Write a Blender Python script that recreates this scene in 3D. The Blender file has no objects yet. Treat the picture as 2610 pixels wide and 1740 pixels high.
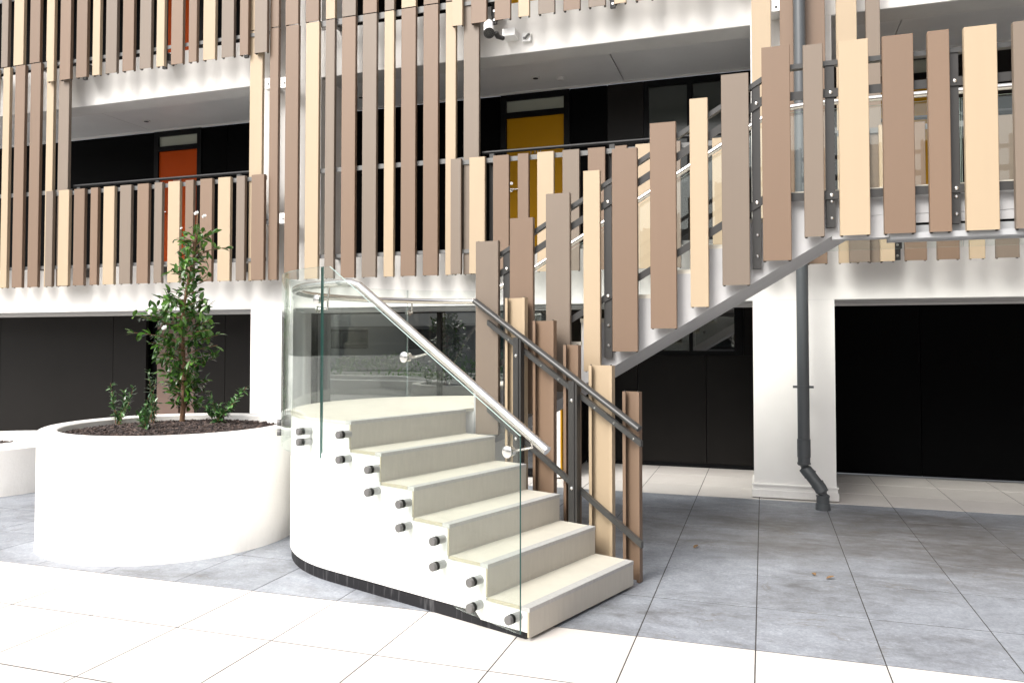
import bpy, math, random
from mathutils import Vector, Matrix

R = math.radians
random.seed(7)
SC = bpy.context.scene
COL = SC.collection

# ------------------------------------------------------------------ camera
cam_d = bpy.data.cameras.new('camera')
cam = bpy.data.objects.new('camera', cam_d)
COL.objects.link(cam)
cam.location = (0, 0, 1.54)
cam.rotation_euler = (R(90 + 1.6), 0, R(18.06))
cam_d.sensor_width = 36
cam_d.lens = 27.08
cam_d.shift_y = -0.0197
cam_d.clip_start = 0.05
cam_d.clip_end = 500
SC.camera = cam

# ------------------------------------------------------------------ sky, sun, exposure
SUN_DIR = Vector((-0.36, -0.70, 0.78)).normalized()       # towards the sun
elev = math.asin(SUN_DIR.z)
azim = math.atan2(SUN_DIR.x, SUN_DIR.y)                   # clockwise from +Y
world = bpy.data.worlds.new('World')
SC.world = world
world.use_nodes = True
nt = world.node_tree
bg = nt.nodes['Background']
sky = nt.nodes.new('ShaderNodeTexSky')
sky.sky_type = 'NISHITA'
sky.sun_disc = False
sky.sun_elevation = elev
sky.sun_rotation = azim
sky.air_density = 1.0
sky.dust_density = 6.0
sky.ozone_density = 1.0
hsv = nt.nodes.new('ShaderNodeHueSaturation')
hsv.inputs['Saturation'].default_value = 0.30
nt.links.new(sky.outputs[0], hsv.inputs['Color'])
nt.links.new(hsv.outputs[0], bg.inputs[0])
bg.inputs[1].default_value = 0.15
sun_d = bpy.data.lights.new('sun', 'SUN')
sun_d.energy = 1.3
sun_d.angle = R(24)
sun_d.color = (1.0, 0.955, 0.90)
sun = bpy.data.objects.new('sun', sun_d)
COL.objects.link(sun)
sun.rotation_euler = SUN_DIR.to_track_quat('Z', 'Y').to_euler()
sun.location = (-8, -10, 18)
SC.view_settings.view_transform = 'Standard'
SC.view_settings.look = 'None'
SC.view_settings.gamma = 1.0
SC.view_settings.use_curve_mapping = False
SC.view_settings.exposure = 0.95
try:
    SC.cycles.max_bounces = 10
    SC.cycles.transparent_max_bounces = 24
    SC.cycles.sample_clamp_indirect = 8
except Exception:
    pass


# ------------------------------------------------------------------ materials
def mat(name, col, rough=0.6, metal=0.0, vary=0.0, mottle=0.0, mscale=6.0, bump=0.0, bscale=80.0, spec=0.5, stretch=None, rvar=0.0):
    """one procedural material: base colour with grain, object-to-object variation and fine relief"""
    m = bpy.data.materials.new(name)
    m.use_nodes = True
    t = m.node_tree
    b = t.nodes['Principled BSDF']
    b.inputs['Roughness'].default_value = rough
    b.inputs['Metallic'].default_value = metal
    b.inputs['Specular IOR Level'].default_value = spec
    geo = t.nodes.new('ShaderNodeNewGeometry')
    vec = geo.outputs['Position']
    if stretch:
        mp = t.nodes.new('ShaderNodeMapping')
        mp.inputs['Scale'].default_value = stretch
        t.links.new(vec, mp.inputs[0])
        vec = mp.outputs[0]
    hs = t.nodes.new('ShaderNodeHueSaturation')
    hs.inputs['Color'].default_value = (*col, 1)
    val = None
    if mottle:
        n = t.nodes.new('ShaderNodeTexNoise')
        n.inputs['Scale'].default_value = mscale
        n.inputs['Detail'].default_value = 6
        n.inputs['Roughness'].default_value = 0.62
        t.links.new(vec, n.inputs['Vector'])
        mr = t.nodes.new('ShaderNodeMapRange')
        mr.inputs[1].default_value = 0.3
        mr.inputs[2].default_value = 0.7
        mr.inputs[3].default_value = 1 - mottle
        mr.inputs[4].default_value = 1 + mottle
        t.links.new(n.outputs[0], mr.inputs[0])
        val = mr.outputs[0]
        if rvar:
            m3 = t.nodes.new('ShaderNodeMapRange')
            m3.inputs[1].default_value = 0.3
            m3.inputs[2].default_value = 0.7
            m3.inputs[3].default_value = max(0.02, rough - rvar)
            m3.inputs[4].default_value = min(1, rough + rvar)
            t.links.new(n.outputs[0], m3.inputs[0])
            t.links.new(m3.outputs[0], b.inputs['Roughness'])
    if vary:
        oi = t.nodes.new('ShaderNodeObjectInfo')
        mr2 = t.nodes.new('ShaderNodeMapRange')
        mr2.inputs[3].default_value = 1 - vary
        mr2.inputs[4].default_value = 1 + vary
        t.links.new(oi.outputs['Random'], mr2.inputs[0])
        if val is None:
            val = mr2.outputs[0]
        else:
            mm = t.nodes.new('ShaderNodeMath')
            mm.operation = 'MULTIPLY'
            t.links.new(val, mm.inputs[0])
            t.links.new(mr2.outputs[0], mm.inputs[1])
            val = mm.outputs[0]
    if val is not None:
        t.links.new(val, hs.inputs['Value'])
    t.links.new(hs.outputs[0], b.inputs['Base Color'])
    if bump:
        n2 = t.nodes.new('ShaderNodeTexNoise')
        n2.inputs['Scale'].default_value = bscale
        n2.inputs['Detail'].default_value = 4
        t.links.new(geo.outputs['Position'], n2.inputs['Vector'])
        bp = t.nodes.new('ShaderNodeBump')
        bp.inputs['Strength'].default_value = bump
        bp.inputs['Distance'].default_value = 0.01
        t.links.new(n2.outputs[0], bp.inputs['Height'])
        t.links.new(bp.outputs[0], b.inputs['Normal'])
    return m


def glass_mat(name, tint, f0=0.05):
    """clear sheet glass: what lies behind plus a mirror that grows towards grazing angles"""
    m = bpy.data.materials.new(name)
    m.use_nodes = True
    t = m.node_tree
    t.nodes.remove(t.nodes['Principled BSDF'])
    out = t.nodes['Material Output']
    tr = t.nodes.new('ShaderNodeBsdfTransparent')
    tr.inputs[0].default_value = (*tint, 1)
    gl = t.nodes.new('ShaderNodeBsdfGlossy')
    gl.inputs['Roughness'].default_value = 0.0
    gl.inputs[0].default_value = (0.95, 1, 0.98, 1)
    lw = t.nodes.new('ShaderNodeLayerWeight')
    lw.inputs[0].default_value = 0.5
    pw = t.nodes.new('ShaderNodeMath'); pw.operation = 'POWER'; pw.inputs[1].default_value = 4.0
    ma = t.nodes.new('ShaderNodeMath'); ma.operation = 'MULTIPLY_ADD'
    ma.inputs[1].default_value = 1 - f0; ma.inputs[2].default_value = f0
    t.links.new(lw.outputs['Facing'], pw.inputs[0])
    t.links.new(pw.outputs[0], ma.inputs[0])
    mx = t.nodes.new('ShaderNodeMixShader')
    t.links.new(ma.outputs[0], mx.inputs[0])
    t.links.new(tr.outputs[0], mx.inputs[1])
    t.links.new(gl.outputs[0], mx.inputs[2])
    t.links.new(mx.outputs[0], out.inputs[0])
    return m


M = {}
M['cream'] = mat('cream_coat', (0.368, 0.284, 0.190), 0.5, vary=0.04, mottle=0.012, mscale=1.0, stretch=(22, 22, 0.9), bump=0.03, bscale=400)
M['brown'] = mat('brown_coat', (0.164, 0.107, 0.070), 0.5, vary=0.07, mottle=0.016, mscale=1.0, stretch=(22, 22, 0.9), bump=0.03, bscale=400)
M['taupe'] = mat('taupe_coat', (0.163, 0.127, 0.097), 0.5, vary=0.06, mottle=0.016, mscale=1.0, stretch=(22, 22, 0.9), bump=0.03, bscale=400)
M['white_render'] = mat('white_render', (0.80, 0.785, 0.76), 0.85, mottle=0.025, mscale=1.6, bump=0.10, bscale=120)
M['stair_render'] = mat('stair_render', (0.80, 0.80, 0.78), 0.8, mottle=0.02, mscale=2.5, bump=0.07, bscale=150)
M['planter_render'] = mat('planter_render', (0.82, 0.80, 0.765), 0.85, mottle=0.035, mscale=2.2, bump=0.22, bscale=45)
M['concrete_pale'] = mat('pale_concrete', (0.44, 0.44, 0.445), 0.75, mottle=0.05, mscale=4, bump=0.08, bscale=90)
M['dark_panel'] = mat('charcoal_panel', (0.0092, 0.0082, 0.0075), 0.42, vary=0.10, mottle=0.12, mscale=1.2, bump=0.02, bscale=60, spec=0.12)
M['black_panel'] = mat('black_panel', (0.0016, 0.0017, 0.0019), 0.5, vary=0.1, spec=0.03)
M['near_black'] = mat('near_black_frame', (0.003, 0.0034, 0.004), 0.4, spec=0.12)
M['brown_panel'] = mat('brown_door_panel', (0.135, 0.085, 0.066), 0.5, vary=0.05, mottle=0.03)
M['soffit'] = mat('grey_soffit', (0.57, 0.575, 0.58), 0.28, mottle=0.05, mscale=2.0, spec=0.5)
M['beam_under'] = mat('beam_underside', (0.50, 0.50, 0.495), 0.5, mottle=0.04)
M['trim'] = mat('pale_trim', (0.55, 0.54, 0.53), 0.4)
M['grey_trim'] = mat('grey_track', (0.33, 0.325, 0.32), 0.45)
M['orange_door'] = mat('orange_door_paint', (0.42, 0.055, 0.001), 0.5, mottle=0.04, mscale=2, spec=0.12)
M['ochre_door'] = mat('ochre_door_paint', (0.42, 0.205, 0.001), 0.5, mottle=0.04, mscale=2, spec=0.12)
M['smoky'] = mat('smoky_pane', (0.040, 0.046, 0.042), 0.12, spec=0.4)
M['grey_wall'] = mat('grey_painted_wall', (0.27, 0.27, 0.275), 0.8, mottle=0.05)
M['frost'] = mat('frosted_pane', (0.34, 0.36, 0.30), 0.2)
M['steel_dark'] = mat('charcoal_steel', (0.034, 0.033, 0.032), 0.42, vary=0.05, mottle=0.05, mscale=8, bump=0.03, bscale=300, spec=0.4)
M['steel_grey'] = mat('grey_steel', (0.13, 0.13, 0.128), 0.42, mottle=0.05, mscale=8)
M['rail_dark'] = mat('satin_dark_rail', (0.040, 0.040, 0.039), 0.36, spec=0.5)
M['rail_black'] = mat('black_rail', (0.012, 0.012, 0.013), 0.42, spec=0.3)
M['stainless'] = mat('brushed_stainless', (0.72, 0.70, 0.67), 0.24, metal=1.0, mottle=0.04, mscale=30, stretch=(1, 1, 8))
M['chrome'] = mat('bolt_steel', (0.78, 0.77, 0.75), 0.2, metal=1.0)
M['cap'] = mat('standoff_cap', (0.13, 0.127, 0.125), 0.4, metal=0.3)
M['tray'] = mat('grey_tray', (0.36, 0.37, 0.38), 0.45)
M['spacer'] = mat('standoff_spacer', (0.30, 0.30, 0.305), 0.4, metal=0.2)
M['rubber'] = mat('black_rubber', (0.008, 0.008, 0.008), 0.6)
M['tread'] = mat('cream_tread_tile', (0.575, 0.545, 0.47), 0.55, vary=0.02, mottle=0.05, mscale=9, bump=0.05, bscale=160)
M['riser'] = mat('beige_riser_tile', (0.455, 0.43, 0.378), 0.55, vary=0.03, mottle=0.05, mscale=14, bump=0.04, bscale=160, stretch=(3, 3, 0.5))
M['edge_trim'] = mat('tan_edge_trim', (0.36, 0.325, 0.24), 0.6, mottle=0.05, mscale=20)
M['nosing'] = mat('grey_nosing_strip', (0.41, 0.405, 0.395), 0.8, mottle=0.10, mscale=60, bump=0.2, bscale=500)
M['pipe'] = mat('grey_downpipe', (0.070, 0.077, 0.083), 0.38, mottle=0.05, mscale=6)
M['cam_white'] = mat('white_plastic', (0.80, 0.80, 0.79), 0.35)
M['lens_black'] = mat('lens_black', (0.02, 0.022, 0.025), 0.15)
M['bark'] = mat('bark', (0.17, 0.095, 0.05), 0.9, mottle=0.3, mscale=40, bump=0.5, bscale=90)
M['petal'] = mat('white_petal', (0.82, 0.82, 0.80), 0.6)
M['glass'] = glass_mat('clear_glass', (0.960, 0.977, 0.966), 0.035)
M['glass_edge'] = mat('green_glass_edge', (0.035, 0.13, 0.115), 0.12, spec=0.8)
M['glass_edge_light'] = mat('pale_glass_edge', (0.50, 0.66, 0.62), 0.12, spec=0.8)
M['asphalt'] = mat('grey_road', (0.11, 0.11, 0.112), 0.85, mottle=0.15, mscale=3)


def grime(key, top=0.16, amount=0.55):
    """splash dirt and drip marks low on a white rendered wall"""
    t = M[key].node_tree
    b = t.nodes['Principled BSDF']
    src = b.inputs['Base Color'].links[0].from_socket
    geo = t.nodes.new('ShaderNodeNewGeometry')
    sep = t.nodes.new('ShaderNodeSeparateXYZ'); t.links.new(geo.outputs['Position'], sep.inputs[0])
    r = t.nodes.new('ShaderNodeMapRange')
    r.inputs[1].default_value = top; r.inputs[2].default_value = 0.0; r.inputs[3].default_value = 0.0; r.inputs[4].default_value = 1.0
    t.links.new(sep.outputs[2], r.inputs[0])
    mp = t.nodes.new('ShaderNodeMapping'); mp.inputs['Scale'].default_value = (9, 9, 2.5)
    t.links.new(geo.outputs['Position'], mp.inputs[0])
    n = t.nodes.new('ShaderNodeTexNoise'); n.inputs['Scale'].default_value = 1.0; n.inputs['Detail'].default_value = 7; n.inputs['Roughness'].default_value = 0.7
    t.links.new(mp.outputs[0], n.inputs['Vector'])
    r2 = t.nodes.new('ShaderNodeMapRange'); r2.inputs[1].default_value = 0.42; r2.inputs[2].default_value = 0.7; r2.inputs[3].default_value = 0; r2.inputs[4].default_value = amount
    t.links.new(n.outputs[0], r2.inputs[0])
    mu = t.nodes.new('ShaderNodeMath'); mu.operation = 'MULTIPLY'
    t.links.new(r.outputs[0], mu.inputs[0]); t.links.new(r2.outputs[0], mu.inputs[1])
    mx = t.nodes.new('ShaderNodeMix'); mx.data_type = 'RGBA'; mx.inputs[7].default_value = (0.30, 0.27, 0.235, 1)
    t.links.new(mu.outputs[0], mx.inputs[0]); t.links.new(src, mx.inputs[6]); t.links.new(mx.outputs[2], b.inputs['Base Color'])


grime('white_render', 0.20, 0.16)
grime('planter_render', 0.16, 0.2)


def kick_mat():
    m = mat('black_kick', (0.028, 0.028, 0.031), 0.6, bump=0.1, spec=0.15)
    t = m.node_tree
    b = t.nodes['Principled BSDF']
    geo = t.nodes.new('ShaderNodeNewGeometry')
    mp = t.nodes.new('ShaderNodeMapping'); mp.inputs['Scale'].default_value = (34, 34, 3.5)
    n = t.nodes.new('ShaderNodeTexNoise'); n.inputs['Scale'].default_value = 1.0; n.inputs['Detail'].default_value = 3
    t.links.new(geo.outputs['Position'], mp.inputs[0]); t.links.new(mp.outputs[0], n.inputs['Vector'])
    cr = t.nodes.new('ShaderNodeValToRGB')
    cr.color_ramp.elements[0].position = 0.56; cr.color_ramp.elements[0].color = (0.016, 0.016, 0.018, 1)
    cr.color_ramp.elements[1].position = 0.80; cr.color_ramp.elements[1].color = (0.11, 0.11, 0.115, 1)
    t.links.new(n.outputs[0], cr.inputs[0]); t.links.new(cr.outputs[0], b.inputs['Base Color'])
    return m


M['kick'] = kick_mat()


def window_mat():
    m = bpy.data.materials.new('dark_window_glass')
    m.use_nodes = True
    b = m.node_tree.nodes['Principled BSDF']
    b.inputs['Base Color'].default_value = (0.010, 0.011, 0.012, 1)
    b.inputs['Roughness'].default_value = 0.0
    b.inputs['IOR'].default_value = 2.6
    return m


M['window'] = window_mat()


def stone_mat(name, base, dark, contrast, stains, rough):
    """honed stone slabs: fine speckle, clouding, scuffs along X and irregular water stains"""
    m = bpy.data.materials.new(name)
    m.use_nodes = True
    t = m.node_tree
    b = t.nodes['Principled BSDF']
    b.inputs['Roughness'].default_value = rough
    geo = t.nodes.new('ShaderNodeNewGeometry')
    P = geo.outputs['Position']

    def noise(scale, det=6, rough_=0.6, sc=None, dist=0.0):
        n = t.nodes.new('ShaderNodeTexNoise')
        n.inputs['Scale'].default_value = scale
        n.inputs['Detail'].default_value = det
        n.inputs['Roughness'].default_value = rough_
        n.inputs['Distortion'].default_value = dist
        if sc:
            mp = t.nodes.new('ShaderNodeMapping'); mp.inputs['Scale'].default_value = sc
            t.links.new(P, mp.inputs[0]); t.links.new(mp.outputs[0], n.inputs['Vector'])
        else:
            t.links.new(P, n.inputs['Vector'])
        return n.outputs[0]

    def mr(src, a, c, lo, hi):
        q = t.nodes.new('ShaderNodeMapRange')
        q.inputs[1].default_value = a; q.inputs[2].default_value = c
        q.inputs[3].default_value = lo; q.inputs[4].default_value = hi
        t.links.new(src, q.inputs[0]); return q.outputs[0]

    def mul(a, c):
        q = t.nodes.new('ShaderNodeMath'); q.operation = 'MULTIPLY'
        t.links.new(a, q.inputs[0])
        if isinstance(c, float):
            q.inputs[1].default_value = c
        else:
            t.links.new(c, q.inputs[1])
        return q.outputs[0]

    cl = mr(noise(2.2, 7, 0.65), 0.3, 0.72, 1 - contrast, 1 + contrast)
    sp = mul(mr(noise(48, 6, 0.8), 0.34, 0.66, 1 - contrast * 1.5, 1 + contrast * 1.5), mr(noise(11, 8, 0.75, None, 0.6), 0.3, 0.7, 1 - contrast * 1.2, 1 + contrast * 1.2))
    fleck = mr(noise(24, 3, 0.6), 0.66, 0.72, 1.0, 1 + contrast * 1.6)
    scuff = mul(fleck, mr(noise(1.0, 7, 0.75, (3.0, 9, 3), 0.3), 0.35, 0.75, 1 + contrast * 0.5, 1 - contrast * 0.6))
    oi = t.nodes.new('ShaderNodeObjectInfo')
    ov = mr(oi.outputs['Random'], 0, 1, 0.955, 1.045)
    v = mul(mul(mul(cl, sp), scuff), ov)
    hs = t.nodes.new('ShaderNodeHueSaturation')
    hs.inputs['Color'].default_value = (*base, 1)
    t.links.new(v, hs.inputs['Value'])
    col = hs.outputs[0]
    if stains > 0:
        st = mr(noise(0.9, 8, 0.68, (0.8, 1.7, 1), 0.6), 0.50, 0.68, 0.0, 1.0)
        st2 = mr(noise(7, 6, 0.7, (0.7, 1.3, 1)), 0.42, 0.6, 0.35, 1.0)
        s = mul(mul(st, st2), float(stains))
        mx = t.nodes.new('ShaderNodeMix'); mx.data_type = 'RGBA'
        mx.inputs[7].default_value = (*dark, 1)
        t.links.new(s, mx.inputs[0]); t.links.new(col, mx.inputs[6])
        col = mx.outputs[2]
        # broad ragged patch of dirt and painted-in footbridge shade, in front of the right-hand column
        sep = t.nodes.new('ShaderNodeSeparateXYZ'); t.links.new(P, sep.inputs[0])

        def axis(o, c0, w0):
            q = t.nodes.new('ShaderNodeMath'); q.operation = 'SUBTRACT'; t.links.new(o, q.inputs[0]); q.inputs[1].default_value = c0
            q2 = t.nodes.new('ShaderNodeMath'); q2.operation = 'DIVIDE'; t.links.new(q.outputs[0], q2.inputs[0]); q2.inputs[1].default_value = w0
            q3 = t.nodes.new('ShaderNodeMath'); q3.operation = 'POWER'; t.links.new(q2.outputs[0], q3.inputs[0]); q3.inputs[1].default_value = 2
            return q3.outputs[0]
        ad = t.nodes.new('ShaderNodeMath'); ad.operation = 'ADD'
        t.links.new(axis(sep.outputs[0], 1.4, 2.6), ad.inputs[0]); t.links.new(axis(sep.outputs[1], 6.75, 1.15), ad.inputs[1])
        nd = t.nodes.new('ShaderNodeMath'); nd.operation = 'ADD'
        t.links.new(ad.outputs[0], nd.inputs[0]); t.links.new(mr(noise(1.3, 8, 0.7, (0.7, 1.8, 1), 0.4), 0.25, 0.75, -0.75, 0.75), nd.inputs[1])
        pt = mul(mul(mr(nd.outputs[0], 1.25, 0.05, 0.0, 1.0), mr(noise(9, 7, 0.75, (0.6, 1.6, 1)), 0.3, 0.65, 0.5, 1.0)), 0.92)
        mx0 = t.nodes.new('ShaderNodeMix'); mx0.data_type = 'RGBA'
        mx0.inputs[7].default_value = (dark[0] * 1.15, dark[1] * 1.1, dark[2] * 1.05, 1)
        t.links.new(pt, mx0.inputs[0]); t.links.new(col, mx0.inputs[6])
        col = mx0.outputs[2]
        # rusty tide marks: a thin band of one noise level
        nz = noise(1.1, 5, 0.6, (1, 1.4, 1), 0.8)
        band = t.nodes.new('ShaderNodeMath'); band.operation = 'COMPARE'
        band.inputs[1].default_value = 0.565; band.inputs[2].default_value = 0.006
        t.links.new(nz, band.inputs[0])
        s2 = mul(mul(band.outputs[0], mr(noise(3, 4), 0.45, 0.6, 0, 1)), 0.35 * min(1.0, stains * 1.4))
        mx2 = t.nodes.new('ShaderNodeMix'); mx2.data_type = 'RGBA'
        mx2.inputs[7].default_value = (0.12, 0.10, 0.07, 1)
        t.links.new(s2, mx2.inputs[0]); t.links.new(col, mx2.inputs[6])
        col = mx2.outputs[2]
    t.links.new(col, b.inputs['Base Color'])
    bp = t.nodes.new('ShaderNodeBump'); bp.inputs['Strength'].default_value = 0.12; bp.inputs['Distance'].default_value = 0.004
    t.links.new(noise(90, 4, 0.7), bp.inputs['Height'])
    t.links.new(bp.outputs[0], b.inputs['Normal'])
    t.links.new(mr(noise(3, 5), 0.3, 0.7, rough - 0.12, min(1, rough + 0.12)), b.inputs['Roughness'])
    return m


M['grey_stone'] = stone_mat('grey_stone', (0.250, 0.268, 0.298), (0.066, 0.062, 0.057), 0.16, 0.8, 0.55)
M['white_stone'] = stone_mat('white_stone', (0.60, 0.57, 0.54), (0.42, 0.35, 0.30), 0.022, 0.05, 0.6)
M['joint'] = mat('dark_joint_bed', (0.05, 0.046, 0.044), 0.95, mottle=0.2, mscale=20)
M['ground_far'] = mat('light_concrete', (0.50, 0.485, 0.46), 0.9, mottle=0.08, mscale=1.5)
M['soil'] = mat('dark_mulch', (0.042, 0.031, 0.028), 0.95, mottle=0.5, mscale=45, bump=0.8, bscale=90)


def leaf_mat(name, dark, light, rough):
    m = bpy.data.materials.new(name)
    m.use_nodes = True
    t = m.node_tree
    b = t.nodes['Principled BSDF']
    b.inputs['Roughness'].default_value = rough
    b.inputs['Specular IOR Level'].default_value = 0.6
    at = t.nodes.new('ShaderNodeAttribute'); at.attribute_name = 'tone'
    cr = t.nodes.new('ShaderNodeValToRGB')
    cr.color_ramp.elements[0].color = (*dark, 1)
    cr.color_ramp.elements[1].color = (*light, 1)
    t.links.new(at.outputs['Fac'], cr.inputs[0])
    t.links.new(cr.outputs[0], b.inputs['Base Color'])
    return m


M['leaf'] = leaf_mat('glossy_leaf', (0.017, 0.064, 0.011), (0.145, 0.31, 0.038), 0.24)
M['shrub_leaf'] = leaf_mat('shrub_leaf', (0.020, 0.070, 0.020), (0.10, 0.22, 0.06), 0.28)
M['hedge_leaf'] = leaf_mat('hedge_leaf', (0.03, 0.12, 0.012), (0.13, 0.34, 0.03), 0.9)
M['chip'] = leaf_mat('mulch_chips', (0.028, 0.020, 0.019), (0.115, 0.078, 0.064), 0.9)


# ------------------------------------------------------------------ mesh building
class MB:
    def __init__(s):
        s.v = []; s.f = []; s.mi = []; s.tone = []

    def add(s, verts, faces, mi=0):
        o = len(s.v)
        s.v += [tuple(p) for p in verts]
        s.f += [tuple(i + o for i in f) for f in faces]
        s.mi += [mi] * len(faces)
        return s

    def box(s, x0, x1, y0, y1, z0, z1, mi=0, mtx=None):
        v = [(x0, y0, z0), (x1, y0, z0), (x1, y1, z0), (x0, y1, z0), (x0, y0, z1), (x1, y0, z1), (x1, y1, z1), (x0, y1, z1)]
        if mtx:
            v = [tuple(mtx @ Vector(p)) for p in v]
        return s.add(v, [(0, 3, 2, 1), (4, 5, 6, 7), (0, 1, 5, 4), (1, 2, 6, 5), (2, 3, 7, 6), (3, 0, 4, 7)], mi)

    def prism(s, poly, fn, a, b, mi=0, side_mi=None):
        """poly: 2-D outline; fn(p, q, d) -> xyz; extruded from d=a to d=b"""
        n = len(poly)
        v = [fn(p, q, a) for p, q in poly] + [fn(p, q, b) for p, q in poly]
        s.add(v, [tuple(range(n - 1, -1, -1)), tuple(range(n, 2 * n))], mi)
        o = len(s.v) - 2 * n
        for i in range(n):
            j = (i + 1) % n
            s.f.append((o + i, o + j, o + n + j, o + n + i))
            s.mi.append(mi if side_mi is None else side_mi)
        return s

    def tube(s, path, r, n=12, mi=0, caps=True, sx=1.0, sz=1.0):
        P = [Vector(p) for p in path]
        rings = []
        for i, p in enumerate(P):
            if i == 0:
                d = P[1] - P[0]
            elif i == len(P) - 1:
                d = P[-1] - P[-2]
            else:
                d = (P[i + 1] - p).normalized() + (p - P[i - 1]).normalized()
            d.normalize()
            up = Vector((0, 0, 1)) if abs(d.z) < 0.95 else Vector((0, 1, 0))
            a = d.cross(up).normalized(); b = a.cross(d).normalized()
            rr = r[i] if isinstance(r, (list, tuple)) else r
            rings.append([p + a * rr * sx * math.cos(2 * math.pi * k / n) + b * rr * sz * math.sin(2 * math.pi * k / n) for k in range(n)])
        v = [q for ring in rings for q in ring]
        f = []
        for i in range(len(P) - 1):
            for k in range(n):
                k2 = (k + 1) % n
                f.append((i * n + k, i * n + k2, (i + 1) * n + k2, (i + 1) * n + k))
        if caps:
            f.append(tuple(range(n - 1, -1, -1)))
            f.append(tuple((len(P) - 1) * n + k for k in range(n)))
        return s.add(v, f, mi)

    def cyl(s, p0, p1, r, n=16, mi=0):
        return s.tube([p0, p1], r, n, mi)

    def mesh(s, name, mats, smooth=False):
        me = bpy.data.meshes.new(name)
        me.from_pydata(s.v, [], s.f)
        for m in (mats if isinstance(mats, (list, tuple)) else [mats]):
            me.materials.append(m)
        me.polygons.foreach_set('material_index', s.mi)
        if s.tone:
            at = me.attributes.new('tone', 'FLOAT', 'FACE')
            at.data.foreach_set('value', s.tone)
        me.validate()
        import bmesh
        bm = bmesh.new(); bm.from_mesh(me)
        bmesh.ops.recalc_face_normals(bm, faces=bm.faces)
        bm.to_mesh(me); bm.free()
        if smooth:
            me.polygons.foreach_set('use_smooth', [True] * len(me.polygons))
            try:
                me.set_sharp_from_angle(angle=R(40))
            except Exception:
                pass
        return me

    def obj(s, name, mats, parent=None, smooth=False, loc=None):
        return link(name, s.mesh(name, mats, smooth), parent, loc)


WT = {}                                                # world offset of every object


def link(name, me, parent=None, loc=None):
    """link one object; vertices (or loc) are written in world coordinates, whatever the parent's own offset"""
    o = bpy.data.objects.new(name, me)
    COL.objects.link(o)
    if loc is not None:
        o.location = loc
    WT[o.name] = Vector(loc) if loc is not None else Vector()
    if parent is not None:
        o.parent = parent
        o.matrix_parent_inverse = Matrix.Translation(-WT[parent.name])
    return o


def tag(o, label=None, cat=None, group=None, kind=None):
    if label: o['label'] = label
    if cat: o['category'] = cat
    if group: o['group'] = group
    if kind: o['kind'] = kind
    return o


def thing(name, label, cat, loc=(0, 0, 0), group=None):
    o = bpy.data.objects.new(name, None)
    COL.objects.link(o)
    o.location = loc
    o.empty_display_size = 0.2
    WT[o.name] = Vector(loc)
    return tag(o, label, cat, group)


XZ = lambda p, q, d: (p, d, q)
XY = lambda p, q, d: (p, q, d)

# ------------------------------------------------------------------ ground and paving
g = MB().add([(-90, -90, -0.03), (90, -90, -0.03), (90, 90, -0.03), (-90, 90, -0.03)], [(0, 1, 2, 3)]).obj('ground', M['ground_far'])
tag(g, kind='structure')
pav = MB().add([(-8.41, 2.156, -0.0022), (4.128, 2.156, -0.0022), (4.128, 9.83, -0.0022), (-8.41, 9.83, -0.0022)], [(0, 1, 2, 3)]).obj('paving', M['joint'])
tag(pav, kind='structure')
PX = 0.597
xs = [-0.647 + PX * k for k in range(-13, 9)]
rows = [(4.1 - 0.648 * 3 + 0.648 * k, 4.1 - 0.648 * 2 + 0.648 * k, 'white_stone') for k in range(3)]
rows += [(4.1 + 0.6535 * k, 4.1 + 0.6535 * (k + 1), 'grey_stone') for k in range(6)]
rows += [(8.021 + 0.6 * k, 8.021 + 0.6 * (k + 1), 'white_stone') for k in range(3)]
pm = {}
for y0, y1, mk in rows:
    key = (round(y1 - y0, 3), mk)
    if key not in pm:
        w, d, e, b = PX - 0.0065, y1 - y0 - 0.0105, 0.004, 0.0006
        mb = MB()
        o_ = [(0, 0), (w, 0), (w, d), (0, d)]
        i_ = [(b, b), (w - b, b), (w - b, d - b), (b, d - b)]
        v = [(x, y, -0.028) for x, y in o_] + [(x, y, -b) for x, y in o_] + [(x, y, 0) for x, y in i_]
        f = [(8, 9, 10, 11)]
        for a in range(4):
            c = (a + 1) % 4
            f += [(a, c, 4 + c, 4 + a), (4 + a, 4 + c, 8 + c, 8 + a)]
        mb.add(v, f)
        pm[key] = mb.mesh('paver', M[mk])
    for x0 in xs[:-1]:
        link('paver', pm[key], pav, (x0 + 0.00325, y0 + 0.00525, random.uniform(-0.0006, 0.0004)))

# ------------------------------------------------------------------ the building behind
B = thing('apartment_building', 'white rendered apartment block with open galleries and coloured flat doors', 'building', (-3, 8.1, 0))
YF, YB = 8.1, 9.8
XL, XR = -13.2, 5.2


def bbox(name, m, *a, parent=None, mats=None):
    return MB().box(*a).obj(name, mats or M[m], parent or B)


for z0, z1 in ((1.962, 2.592), (4.762, 5.332), (7.502, 8.072)):
    MB().box(XL, XR, YF, 8.43, z0 + 0.002, z1).obj('wall_band', [M['white_render']], B)
    MB().box(XL, XR, YF + 0.004, 8.429, z0 - 0.004, z0 + 0.0018).obj('beam_lining', M['beam_under'], B)
for z0, z1 in ((0.03, 1.962), (2.592, 4.762), (5.332, 7.502)):
    cols = ((-6.06, -5.45), (-0.098, 0.662)) if z0 < 1 else ((-6.10, -5.08), (-0.098, 0.662))
    for a, c in cols:
        MB().box(a, c, YF, 8.60, z0, z1).obj('column', M['white_render'], B)
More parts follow.
